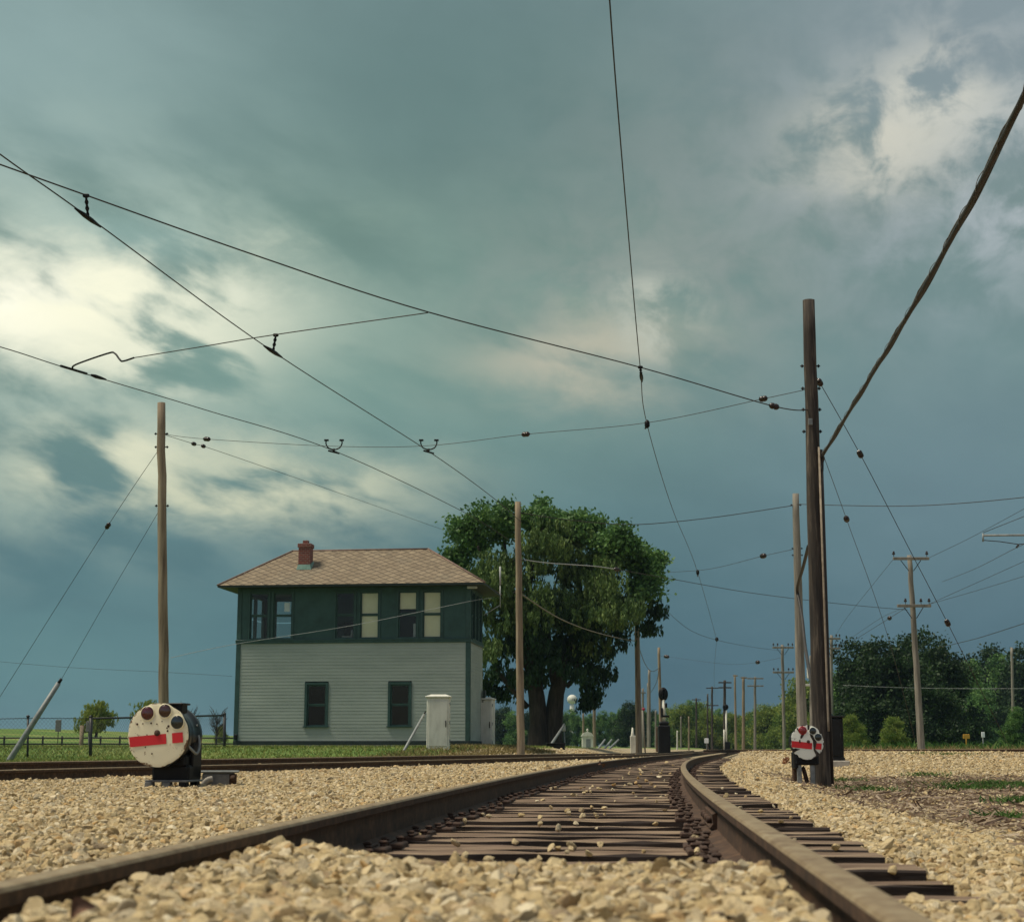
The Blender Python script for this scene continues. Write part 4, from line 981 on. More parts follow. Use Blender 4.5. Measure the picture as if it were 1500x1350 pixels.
mb = MB(); mb.tube([(.04, 0, -.2), (-.02, 0, zz(1070))], .035, 8); mb.build('post', M_STEEL, root)
mb = MB(); mb.lathe([(.05, 0), (.1, .05), (.08, .25), (.05, .38), (.0, .4)], 12, T(-.03, 0, zz(1071))); mb.build('lamp_head', M_WHITE, root)
q = P(814, 1102, 66); zb = float(zground(q.x, q.y))
root = thing('battery_box', 'low flat black box on the ground right of the tree trunk', 'box', (q.x, q.y, zb), 0, local=True)
mb = MB(); mb.bbox((-.38, -.25, -.1), (.38, .25, .16), .02); mb.build('body', M_IRON, root)
mb = MB(); mb.bbox((-.40, -.27, .16), (.40, .27, .21), .01); mb.build('lid', M_IRON, root)

# ------------------------------------------------------------------ white cabinets
def cabinet(px0, px1, ytop, ybot, D, label, rot, group, domed=False):
    q = P((px0 + px1) / 2, ybot, D); pm = S2 / D; w = (px1 - px0) / (F / D) ; h = (ybot - ytop) / pm; zb = q.z
    root = thing('relay_cabinet', label, 'relay cabinet', (q.x, q.y, zb), rot, group, local=True)
    mb = MB(); mb.bbox((-w * .44, 0, .14), (w * .44, w * .8, h - .10), .02); body = mb.build('body', M_WHITE, root)
    mb = MB(); mb.bbox((-w * .5, -.05, h - .10), (w * .5, w * .86, h - .05), .015); mb.box((-w * .46, -.02, h - .05), (w * .46, w * .82, h), taper=.14); mb.build('roof', M_WHITE, root)
    mb = MB(); mb.bbox((-w * .36, -.018, .24), (w * .36, .0, h - .2), .008); d = mb.build('door', M_WHITE, root)
    mb = MB(); mb.tube([(w * .30, -.035, h * .45), (w * .30, -.035, h * .56)], .014, 6); mb.build('handle', M_IRON, d)
    mb = MB(); mb.bbox((-w * .5, -.06, .08), (w * .5, w * .86, .14), .01); mb.build('skirt', M_WHITE, root)
    for x in (-.4, .4):
        for y in (.05, w * .7):
            mb = MB(); mb.bbox((x * w - .04, y - .03, -.25), (x * w + .04, y + .05, .08), .006); mb.build('leg', M_WHITE, root)
    mb = MB(); 
    for z in (.35, h * .5, h - .35): mb.tube([(w * .44 + .012, .03, z), (w * .44 + .012, .03, z + .1)], .014, 6)
    mb.build('hinge', M_STEEL, d)
cabinet(622.5, 660, 1016, 1104, 49.5, 'white relay cabinet on legs standing in front of the signal tower wall', .0, 'white relay cabinets')
cabinet(699.5, 722, 1020, 1103, 58, 'narrower white relay cabinet behind the corner of the signal tower', -.25, 'white relay cabinets')
q = P(861, 1098, 120); pm = S2 / 120; zb = float(zground(q.x, q.y))
root = thing('hut', 'small white gabled hut with a pointed finial beyond the big tree', 'hut', (q.x, q.y, zb), 0, local=True)
w = .42
mb = MB(); mb.bbox((-w, 0, -.2), (w, .8, zz(1078)), .02); mb.build('wall', M_WHITE, root)
mb = MB(); mb.prism([(-w - .06, zz(1078)), (w + .06, zz(1078)), (w * .7, zz(1073)), (.0, zz(1071)), (-w * .7, zz(1073))], -.05, .85); mb.build('roof', M_WHITE, root)
mb = MB(); mb.lathe([(.06, 0), (.05, .12), (.09, .17), (.05, .25), (0, .28)], 10, T(0, .3, zz(1072))); mb.build('finial', M_WHITE, root)
mb = MB(); mb.bbox((-.12, -.015, 0), (.22, 0, zz(1082)), .008); mb.build('door', M_STEEL, root)

# ------------------------------------------------------------------ signal tower
M_SIDING = pmat('siding_paint', (0.245, 0.285, 0.252, 1), (0.305, 0.345, 0.306, 1), 1.1, 0.6, 0.05, (.5, 1, 2.5), c3=(0.35, 0.39, 0.345, 1))
M_GREEN = pmat('green_paint', (0.014, 0.042, 0.038, 1), (0.026, 0.070, 0.062, 1), 2.0, 0.55, 0.05, c3=(0.034, 0.082, 0.072, 1))
M_GREENTRIM = pmat('green_trim', (0.016, 0.046, 0.040, 1), (0.030, 0.078, 0.068, 1), 3.0, 0.5, 0.05)
M_SOFFIT = pmat('soffit_paint', (0.012, 0.022, 0.02, 1), (0.022, 0.036, 0.033, 1), 3.0, 0.7, 0.05)
M_BLIND = pmat('roller_blind', (0.80, 0.73, 0.50, 1), (0.88, 0.81, 0.58, 1), 2.5, 0.9, 0)
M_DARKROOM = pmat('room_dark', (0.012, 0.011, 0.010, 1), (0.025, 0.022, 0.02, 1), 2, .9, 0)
M_PAPER = pmat('paper', (0.7, 0.72, 0.72, 1), (0.78, 0.8, 0.8, 1), 2, .9, 0)
def glass_mat(name='window_glass', tint=(0.86, 0.90, 0.89, 1), refl=.6):
    m, t, b = newmat(name); nt = m.node_tree
    out = nt.nodes['Material Output']; nt.nodes.remove(b)
    tr = t.add('ShaderNodeBsdfTransparent'); tr.inputs[0].default_value = tint
    gl = t.add('ShaderNodeBsdfGlossy'); gl.inputs['Roughness'].default_value = .03; gl.inputs['Color'].default_value = (.9, .95, .95, 1)
    fr = t.add('ShaderNodeFresnel'); fr.inputs[0].default_value = 1.5
    n, _ = t.noise(t.add('ShaderNodeTexCoord').outputs['Object'], 1.2, 2)
    bp = t.add('ShaderNodeBump'); bp.inputs['Strength'].default_value = .06; bp.inputs['Distance'].default_value = .05; t.put(bp.inputs['Height'], n); t.put(gl.inputs['Normal'], bp.outputs[0])
    mx = t.add('ShaderNodeMixShader'); t.put(mx.inputs[0], t.math('MULTIPLY', fr.outputs[0], refl)); t.put(mx.inputs[1], tr.outputs[0]); t.put(mx.inputs[2], gl.outputs[0])
    t.put(out.inputs[0], mx.outputs[0]); return m
M_GLASS = glass_mat(); M_GLASSDIM = glass_mat('dimmed_glass', (.42, .46, .45, 1), .5)  # second glass is tinted dark so sky seen through the rooms looks dimmer
def shingle_mat():
    m, t, b = newmat('diamond_shingle')
    tc = t.add('ShaderNodeTexCoord').outputs['Object']; s = t.add('ShaderNodeSeparateXYZ'); t.put(s.inputs[0], tc)
    nj, nc = t.noise(tc, 2.0, 3)
    jit = t.math('MULTIPLY', t.math('SUBTRACT', nj, .5), .08)
    sn = t.add('ShaderNodeSeparateXYZ'); t.put(sn.inputs[0], t.add('ShaderNodeTexCoord').outputs['Normal'])
    side = t.math('GREATER_THAN', t.math('ABSOLUTE', sn.outputs[0]), t.math('ABSOLUTE', sn.outputs[1]))
    along = t.math('ADD', t.math('MULTIPLY', s.outputs[1], side), t.math('MULTIPLY', s.outputs[0], t.math('SUBTRACT', 1.0, side)))
    u = t.math('MULTIPLY', t.math('ADD', along, jit), 2.35); v = t.math('MULTIPLY', t.math('ADD', s.outputs[2], jit), 6.0)
    a = t.math('ADD', u, v); c = t.math('SUBTRACT', v, u)
    fa = t.math('FRACT', a); fc = t.math('FRACT', c)
    ia = t.math('FLOOR', a); ic = t.math('FLOOR', c)
    cell = t.add('ShaderNodeCombineXYZ'); t.put(cell.inputs[0], ia); t.put(cell.inputs[1], ic)
    wn = t.add('ShaderNodeTexWhiteNoise', noise_dimensions='3D'); t.put(wn.inputs['Vector'], cell.outputs[0])
    line = t.math('MINIMUM', t.math('MINIMUM', fa, fc), t.math('MULTIPLY', t.math('SUBTRACT', 1.0, t.math('MAXIMUM', fa, fc)), 1.0)); mask = t.smooth(line, .02, .12)
    n, _ = t.noise(tc, 6, 6, .7); n2, _ = t.noise(t.mapping(tc, (1, 1, .3)), .9, 4)
    col = t.ramp(t.math('ADD', t.math('MULTIPLY', wn.outputs[0], .22), t.math('MULTIPLY', n, .78)), [(.25, (.130, .097, .060, 1)), (.5, (.195, .148, .092, 1)), (.75, (.265, .208, .135, 1))])
    col = t.mix(t.math('MULTIPLY', t.smooth(n2, .5, .7), .35), col, (.16, .145, .105, 1))
    col = t.mix(mask, (.075, .056, .036, 1), col)
    t.put(b.inputs['Base Color'], col); b.inputs['Roughness'].default_value = .85
    h = t.math('ADD', t.math('MULTIPLY', line, -.6), t.math('MULTIPLY', mask, .5))
    bp = t.add('ShaderNodeBump'); bp.inputs['Strength'].default_value = .8; bp.inputs['Distance'].default_value = .03; t.put(bp.inputs['Height'], h); t.put(b.inputs['Normal'], bp.outputs[0])
    return m
def brick_mat():
    m, t, b = newmat('chimney_brick'); br = t.add('ShaderNodeTexBrick')
    tc = t.add('ShaderNodeTexCoord').outputs['Object']; s = t.add('ShaderNodeSeparateXYZ'); t.put(s.inputs[0], tc)
    cm = t.add('ShaderNodeCombineXYZ'); t.put(cm.inputs[0], t.math('ADD', s.outputs[0], s.outputs[1])); t.put(cm.inputs[1], s.outputs[2]); t.put(br.inputs['Vector'], cm.outputs[0])
    br.inputs['Color1'].default_value = (.22, .055, .04, 1); br.inputs['Color2'].default_value = (.14, .035, .028, 1); br.inputs['Mortar'].default_value = (.20, .15, .12, 1)
    br.inputs['Scale'].default_value = 1; br.inputs['Brick Width'].default_value = .16; br.inputs['Row Height'].default_value = .07; br.inputs['Mortar Size'].default_value = .008
    t.put(b.inputs['Base Color'], br.outputs['Color']); b.inputs['Roughness'].default_value = .9; return m

def tower():
    W, Dp = 8.39, 3.4; th = .115
    q = P(687, 1093, 55); z0 = q.z
    root = thing('signal_tower', 'two storey railway tower, dark green above pale grey clapboards, under a hipped shingle roof', 'signal tower', (q.x, q.y, z0), -th, local=True)
    Z = lambda py: (HZ - py) / (S2 / 55.3) + ZC - z0
    cth, sth, cp, sp_ = math.cos(th), math.sin(th), math.cos(PITCH), math.sin(PITCH)
    def U(px, yl=0.0, z=3.0):
        m = (px - 750) / F
        return (m * (cp * (q.y + yl * cth) + (z + z0 - ZC) * sp_) - q.x - yl * sth) / (cth + m * cp * sth)
    zs, zb, zu, ze = .15, Z(939), Z(934), Z(853)      # skirt, band, upper start, eave
    mb = MB(); mb.box((-W - .02, -.03, -.5), (.02, Dp + .03, .06)); mb.build('foundation', M_CONC, root)
    mb = MB(); mb.bbox((-W - .035, -.045, .06), (.035, -.0, .20), .008); mb.bbox((-.0, -.045, .06), (.037, Dp, .20), .008); mb.bbox((-W - .037, 0, .06), (-W, Dp, .20), .008); mb.build('skirt_board', M_SOFFIT, root)
    LW = [(U(448), U(482), Z(1064), Z(998)), (U(569.5), U(603.5), Z(1064), Z(998))]
    def boards(mb, x0, x1, z0_, z1_, holes, fr, h=.115):
        """clapboards as real sloping boards; fr maps (along, out, z)"""
        z = z0_
        while z < z1_ - .01:
            zt = min(z + h, z1_)
            segs = [(x0, x1)]
            for (a, b, c, d) in holes:
                if zt > c + .01 and z < d - .01:
                    n = []
                    for (s, e) in segs:
                        if b <= s or a >= e: n.append((s, e))
                        else:
                            if a > s: n.append((s, a))
                            if b < e: n.append((b, e))
                    segs = n
            for s, e in segs:
                mb.raw([fr(s, .012, z), fr(e, .012, z), fr(e, .004, zt), fr(s, .004, zt), fr(s, .0, z), fr(e, .0, z)], [(0, 1, 2, 3), (4, 5, 1, 0)])
            z = zt
    fr_front = lambda a, o, z: (a, -o, z); fr_right = lambda a, o, z: (o, a, z); fr_left = lambda a, o, z: (-W - o, a, z); fr_back = lambda a, o, z: (a, Dp + o, z)
    mb = MB(); boards(mb, -W, 0, .2, zb, LW, fr_front); mb.build('front_siding', M_SIDING, root, fixn=False)
    for nm, fr in (('side_siding', fr_right), ('side_siding', fr_left)):
        mb = MB(); boards(mb, 0, Dp, .2, zb, [], fr); mb.build(nm, M_SIDING, root, fixn=False)
    mb = MB(); boards(mb, -W, 0, .2, zb, [], fr_back); mb.build('rear_siding', M_SIDING, root, fixn=False)
    # upper walls: flat panels with openings
    Ux = U; U = lambda px: Ux(px, 0, 5.0)
    UW = [(367, 393.3), (401.2, 428.2), (492.3, 519.4), (528.2, 555.1), (583.8, 610.9), (619.6, 646.6)]
    zt_, zl_ = Z(862), Z(931)
    UH = [(U(a), U(b), zl_, zt_) for a, b in UW]
    def panel(mb, x0, x1, z0_, z1_, holes, fr, t_=.10):
        xsn = sorted({x0, x1, *[h[0] for h in holes], *[h[1] for h in holes]}); zsn = sorted({z0_, z1_, *[h[2] for h in holes], *[h[3] for h in holes]})
        for i in range(len(xsn) - 1):
            for j in range(len(zsn) - 1):
                xm, zm = (xsn[i] + xsn[i + 1]) / 2, (zsn[j] + zsn[j + 1]) / 2
                if any(h[0] < xm < h[1] and h[2] < zm < h[3] for h in holes): continue
                for o in (0, -t_): mb.raw([fr(xsn[i], o, zsn[j]), fr(xsn[i + 1], o, zsn[j]), fr(xsn[i + 1], o, zsn[j + 1]), fr(xsn[i], o, zsn[j + 1])], [(0, 1, 2, 3)])
        for a, b, c, d in holes:
            for (p1, p2) in (((a, c), (b, c)), ((b, c), (b, d)), ((b, d), (a, d)), ((a, d), (a, c))):
                mb.raw([fr(p1[0], 0, p1[1]), fr(p2[0], 0, p2[1]), fr(p2[0], -t_, p2[1]), fr(p1[0], -t_, p1[1])], [(0, 1, 2, 3)])
    mb = MB(); panel(mb, -W, 0, zu, ze + .1, UH, fr_front); mb.build('upper_front_wall', M_GREEN, root, fixn=False)
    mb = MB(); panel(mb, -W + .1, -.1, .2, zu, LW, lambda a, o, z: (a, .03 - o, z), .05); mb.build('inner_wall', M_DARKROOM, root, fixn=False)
    BH = [(-W + .5, -W + 1.3, zl_, zt_), (-W + 1.5, -W + 2.3, zl_, zt_), (-W + 3.9, -W + 4.7, zl_ + .55, zt_)]
    mb = MB(); panel(mb, -W, 0, zu, ze + .1, BH, fr_back); mb.build('upper_rear_wall', M_GREEN, root, fixn=False)
    RHs = [(.45, 1.2, zl_, zt_), (1.38, 2.1, zl_, zt_), (2.28, 3.0, zl_, zt_)]
    mb = MB(); panel(mb, .0, Dp, zu, ze + .1, RHs, fr_right); mb.build('upper_side_wall', M_GREEN, root, fixn=False)
    LHs = [(1.0, 1.95, zl_, zt_), (2.1, 3.05, zl_, zt_)]
    mb = MB(); panel(mb, .0, Dp, zu, ze + .1, LHs, fr_left); mb.build('upper_side_wall', M_GREEN, root, fixn=False)
    for hs, fr in ((LHs, fr_left), (BH, fr_back)):
        for h in hs:
            mb = MB(); zq = (h[2] + h[3]) / 2
            for lo_, hi_ in ((h[2], zq - .02), (zq + .02, h[3])): mb.raw([fr(h[0], -.04, lo_), fr(h[1], -.04, lo_), fr(h[1], -.04, hi_), fr(h[0], -.04, hi_)], [(0, 1, 2, 3)])
            mb.build('rear_pane', M_GLASSDIM, root, fixn=False)
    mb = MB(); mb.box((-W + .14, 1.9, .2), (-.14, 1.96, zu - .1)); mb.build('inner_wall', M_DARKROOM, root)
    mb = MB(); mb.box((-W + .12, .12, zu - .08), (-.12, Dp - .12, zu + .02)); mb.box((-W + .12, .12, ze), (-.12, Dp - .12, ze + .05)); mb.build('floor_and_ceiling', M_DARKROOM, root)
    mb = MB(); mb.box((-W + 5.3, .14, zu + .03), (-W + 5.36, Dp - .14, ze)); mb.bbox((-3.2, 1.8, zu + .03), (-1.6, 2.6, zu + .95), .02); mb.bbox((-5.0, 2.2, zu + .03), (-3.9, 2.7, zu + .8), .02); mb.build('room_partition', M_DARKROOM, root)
    # trim
    mb = MB(); mb.bbox((-W - .045, -.055, zb), (.045, -.002, zu), .012); mb.bbox((.002, -.05, zb), (.055, Dp, zu - .004), .012); mb.bbox((-W - .055, -.05, zb), (-W - .002, Dp, zu - .004), .012)
    mb.bbox((-W - .06, -.075, zu - .03), (.06, -.004, zu + .01), .008); mb.build('band_course', M_GREENTRIM, root)
    for x0, x1 in ((-W - .03, -W + .13), (-.13, .03)):
        mb = MB(); mb.bbox((x0, -.034, .20), (x1, .01, zb - .002), .006); mb.build('corner_board', M_GREENTRIM, root)
        mb = MB(); mb.bbox((x0, -.03, zu + .012), (x1, -.002, ze), .006); mb.build('corner_board', M_GREENTRIM, root)
    mb = MB(); mb.bbox((.004, .0, .2), (.036, .13, zb - .002), .006); mb.build('corner_board', M_GREENTRIM, root)
    # windows
    def window(fr, a, b, c, d, blind=None, name='window', trimw=.09, out=.035, glassy=True, split=.5):
        mb = MB()
        def bar(x0, x1, z0_, z1_, o0, o1):
            pts = [fr(x0, o0, z0_), fr(x1, o0, z0_), fr(x1, o1, z0_), fr(x0, o1, z0_), fr(x0, o0, z1_), fr(x1, o0, z1_), fr(x1, o1, z1_), fr(x0, o1, z1_)]
            mb.raw(pts, [(3, 2, 1, 0), (4, 5, 6, 7), (0, 1, 5, 4), (1, 2, 6, 5), (2, 3, 7, 6), (3, 0, 4, 7)])
        bar(a - trimw, a, c - .03, d + trimw, -.02, out); bar(b, b + trimw, c - .03, d + trimw, -.02, out); bar(a, b, d, d + trimw, -.02, out - .003)
        w = mb.build(name, M_GREENTRIM, root)
        mb = MB(); bar(a - trimw - .03, b + trimw + .03, c - .075, c - .03, -.02, out + .04); mb.build('sill', M_GREENTRIM, w)
        mb = MB(); s = .045; m_ = c + (d - c) * split
        for (e0, e1, o) in ((c - .03, m_, -.05), (m_, d, -.03)):
            bar(a, a + s, e0, e1, o - .03, o); bar(b - s, b, e0, e1, o - .03, o); bar(a + s, b - s, e0, e0 + s, o - .03, o); bar(a + s, b - s, e1 - s, e1, o - .03, o)
        mb.build('sash', M_GREENTRIM, w)
        mb = MB()
        for (e0, e1, o) in ((c, m_, -.065), (m_, d, -.045)): mb.raw([fr(a + s, o, e0), fr(b - s, o, e0), fr(b - s, o, e1), fr(a + s, o, e1)], [(0, 1, 2, 3)])
        mb.build('pane', M_GLASS, w, fixn=False)
        if blind:
            mb = MB()
            for z0_, z1_ in blind: bar(a + .02, b - .02, z0_, z1_, -.10, -.092)
            mb.build('roller_blind', M_BLIND, w)
        return w
    zm = (zl_ + zt_) / 2
    blinds = [None, None, None, [(zl_, zt_)], [(zl_ + (zt_ - zl_) * .62, zt_)], [(zl_, zt_)]]
    for (a, b, c, d), bl in zip(UH, blinds): window(fr_front, a, b, c, d, bl, trimw=.065)
    for a, b, c, d in LW: window(fr_front, a + .08, b - .08, c + .06, d - .08, None, trimw=.085, out=.05)
    for a, b, c, d in RHs: window(fr_right, a, b, c, d, None, trimw=.06)
    a, b = U(401.2), U(428.2); mb = MB(); mb.box((a + .37, .055, zl_ + .95), (a + .58, .06, zl_ + 1.27)); mb.build('paper_notice', M_PAPER, root)
    a, b = U(492.3), U(519.4); mb = MB(); mb.box((a + .2, .13, zl_ + .03), (b - .12, .3, zl_ + .07)); mb.lathe([(.05, 0), (.06, .1), (.03, .16), (.05, .2), (.02, .27), (0, .28)], 10, T(b - .12, .22, zl_ + .02)); mb.build('sill_clutter', M_STEEL, root)
    a, b = U(583.8), U(610.9); mb = MB(); mb.bbox((b - .16, .16, zl_ + .0), (b - .05, .24, zl_ + .5), .02); mb.build('bottle', M_WIREL, root)
    # roof
    ov = .62; zr = Z(853) + .02; zt = Z(804) + .36; rx0, rx1 = Ux(429, Dp / 2, 7), Ux(627, Dp / 2, 7); yc = Dp / 2
    e = [(-W - ov, -ov, zr), (ov, -ov, zr), (ov, Dp + ov, zr), (-W - ov, Dp + ov, zr)]; r = [(rx0, yc, zt), (rx1, yc, zt)]
    mb = MB()
    vs = e + r; mb.raw(vs, [(0, 1, 5, 4), (1, 2, 5), (2, 3, 4, 5), (3, 0, 4)])
    roof = mb.build('roof', shingle_mat(), root, fixn=True)
    mb = MB(); mb.box((-W - ov + .01, -ov + .01, zr - .07), (ov - .01, Dp + ov - .01, zr - .006)); mb.build('soffit', M_SOFFIT, root)
    mb = MB()
    for p1, p2 in ((e[0], r[0]), (e[1], r[1]), (e[2], r[1]), (e[3], r[0]), (r[0], r[1])): mb.tube([Vector(p1) + Vector((0, 0, .0)), Vector(p2) + Vector((0, 0, .005))], .04, 6)
    mb.build('ridge_cap', pmat('ridge_tile', (.10, .06, .045, 1), (.2, .13, .1, 1), 6), roof)
    # chimney
    cx = Ux(448, .62, 7); sl_ = (zt - zr) / (yc + ov); cy = .62; zc0 = zr + sl_ * (cy + ov)
    mb = MB(); mb.bbox((cx - .22, cy - .22, zc0 - .25), (cx + .22, cy + .22, zc0 + .74), .01); mb.bbox((cx - .25, cy - .25, zc0 + .66), (cx + .25, cy + .25, zc0 + .80), .01); mb.bbox((cx - .10, cy - .1, zc0 + .8), (cx + .10, cy + .1, zc0 + .93), .01); ch = mb.build('chimney', brick_mat(), root)
    mb = MB(); mb.raw([(cx - .27, cy - .27, zc0 - .16), (cx + .27, cy - .27, zc0 - .16), (cx + .29, cy + .28, zc0 + .13), (cx - .29, cy + .28, zc0 + .13), (cx - .225, cy - .225, zc0 + .03), (cx + .225, cy - .225, zc0 + .03), (cx + .225, cy + .225, zc0 + .2), (cx - .225, cy + .225, zc0 + .2)], [(0, 1, 5, 4), (1, 2, 6, 5), (2, 3, 7, 6), (3, 0, 4, 7)]); mb.build('flashing', pmat('copper_green', (.10, .2, .17, 1), (.2, .32, .27, 1), 8), ch)
    # fittings
    mb = MB(); mb.bbox((-.06, -.3, ze - .16), (.30, -.18, ze - .07), .02); mb.build('floodlight', M_WIREL, root)
    mb = MB(); mb.bbox((.05, Dp - .35, .1), (.16, Dp - .1, 2.05), .01); mb.build('side_door', M_SOFFIT, root)
    mb = MB(); mb.tube([(ov + .02, Dp + .2, ze - .5), (ov + .02, Dp + .2, ze + .35)], .018, 6); mb.tube([(ov + .02, Dp + .2, ze + .35), (ov + .02, Dp + .2, ze + 1.05)], .032, 8); mb.tube([(ov + .02, Dp + .2, ze - .4), (.06, Dp - .1, ze - .8)], .015, 6); mb.build('antenna', M_WIREL, root)
    mb = MB(); mb.bbox((-W + .02, -.13, .26), (-W + .13, -.035, .42), .01); mb.build('meter_box', M_IRON, root)
tower()

# ------------------------------------------------------------------ trees
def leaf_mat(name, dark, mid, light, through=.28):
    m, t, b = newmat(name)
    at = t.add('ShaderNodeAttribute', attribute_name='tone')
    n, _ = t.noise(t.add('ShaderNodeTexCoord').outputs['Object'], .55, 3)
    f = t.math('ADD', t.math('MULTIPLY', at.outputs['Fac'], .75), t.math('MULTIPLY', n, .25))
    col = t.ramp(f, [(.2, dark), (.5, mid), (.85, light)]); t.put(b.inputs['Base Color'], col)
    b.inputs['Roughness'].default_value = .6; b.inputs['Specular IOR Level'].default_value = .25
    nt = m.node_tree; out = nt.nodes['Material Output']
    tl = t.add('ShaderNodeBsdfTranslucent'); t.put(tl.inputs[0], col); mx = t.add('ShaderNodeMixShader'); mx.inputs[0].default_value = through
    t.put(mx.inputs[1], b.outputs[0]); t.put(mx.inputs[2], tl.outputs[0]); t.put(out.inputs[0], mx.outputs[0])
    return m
M_LEAF = leaf_mat('leaf_green', (.034, .085, .022, 1), (.075, .165, .044, 1), (.155, .27, .065, 1))
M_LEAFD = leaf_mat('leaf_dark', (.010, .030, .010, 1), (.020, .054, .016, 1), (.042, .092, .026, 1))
M_GROVE = leaf_mat('leaf_grove', (.008, .021, .006, 1), (.017, .042, .011, 1), (.040, .080, .020, 1))
M_WILLOW = leaf_mat('leaf_willow', (.042, .084, .024, 1), (.095, .158, .042, 1), (.175, .24, .068, 1))
M_YEL = leaf_mat('leaf_yellowgreen', (.06, .12, .020, 1), (.14, .205, .036, 1), (.27, .30, .06, 1), .42)
M_FIELD = leaf_mat('leaf_field_willow', (.10, .16, .022, 1), (.20, .26, .04, 1), (.34, .36, .07, 1), .5)
M_BARK = pmat('bark', (.012, .010, .008, 1), (.032, .026, .019, 1), 5, .95, 1.0, (2, 2, .3), c3=(.06, .048, .036, 1), dist=.06)

def leaves(name, cl, per, spread, size, mat, parent, droop=0.0, rng=None, tones=None, elong=1.5):
    """crown of real leaf faces gathered in clumps; cl are clump centres (n,3)"""
    rng = rng or RNG; n = len(cl); k = n * per
    c = np.repeat(cl, per, 0)
    ct = np.repeat(rng.uniform(0, 1, n) if tones is None else tones, per)
    if droop > 0:
        L = np.repeat(rng.uniform(.5, 1.0, n) * droop, per); tt = rng.random(k)
        strand = np.repeat(rng.normal(0, 1, (n, 5, 2)), 1, 0); si = rng.integers(0, 5, k)
        xy = strand[np.repeat(np.arange(n), per), si] * spread
        c = c + np.stack([xy[:, 0] + rng.normal(0, .05, k), xy[:, 1] + rng.normal(0, .05, k), -tt * L], 1)
        a = np.stack([rng.normal(0, .35, k), rng.normal(0, .35, k), -np.ones(k)], 1)
    else:
        c = c + rng.normal(0, 1, (k, 3)) * spread * np.array([1, 1, .75])
        a = rng.normal(0, 1, (k, 3)); a[:, 2] -= .25
    a /= np.linalg.norm(a, axis=1, keepdims=True)
    b = np.cross(a, rng.normal(0, 1, (k, 3)) + np.array([0, 0, .0])); b /= np.linalg.norm(b, axis=1, keepdims=True) + 1e-9
    s = rng.uniform(.65, 1.25, k)[:, None] * size
    A = a * s * elong * .5; B = b * s * .5
    v = np.stack([c - A, c + B, c + A * 1.1, c - B], 1).reshape(-1, 3)
    f = np.arange(4 * k).reshape(-1, 4)
    me = np_mesh(name, v, f); me.materials.append(mat)
    at = me.attributes.new('tone', 'FLOAT', 'FACE'); at.data.foreach_set('value', np.clip(ct * .6 + rng.uniform(0, .4, k), 0, 1).astype(np.float32))
    o = bpy.data.objects.new(name, me); COL.objects.link(o)
    if parent is not None: o.parent = parent
    return o
def lobe_clumps(lobes, dens, rng, shell=.55):
    out = []
    for (x, y, z, rx, ry, rz) in lobes:
        n = max(4, int(dens * (rx * ry + rx * rz + ry * rz) / 3))
        d = rng.normal(0, 1, (n, 3)); d /= np.linalg.norm(d, axis=1, keepdims=True)
        r = (shell ** 3 + (1 - shell ** 3) * rng.random(n)) ** (1 / 3) * rng.uniform(.82, 1.12, n)
        out.append(np.array([x, y, z]) + d * r[:, None] * np.array([rx, ry, rz]))
    return np.concatenate(out)
def limb(mb, a, b, r0, r1, bend=.12, n=6):
    a = Vector(a); b = Vector(b); L = (b - a).length; pts = []
    w = Vector((random.uniform(-1, 1), random.uniform(-1, 1), random.uniform(-.2, .6))) * L * bend
    for i in range(n + 1):
        t = i / n; pts.append(a.lerp(b, t) + w * math.sin(t * math.pi))
    mb.tube(pts, [r0 + (r1 - r0) * (i / n) ** .8 for i in range(n + 1)], 9, jit=.06)

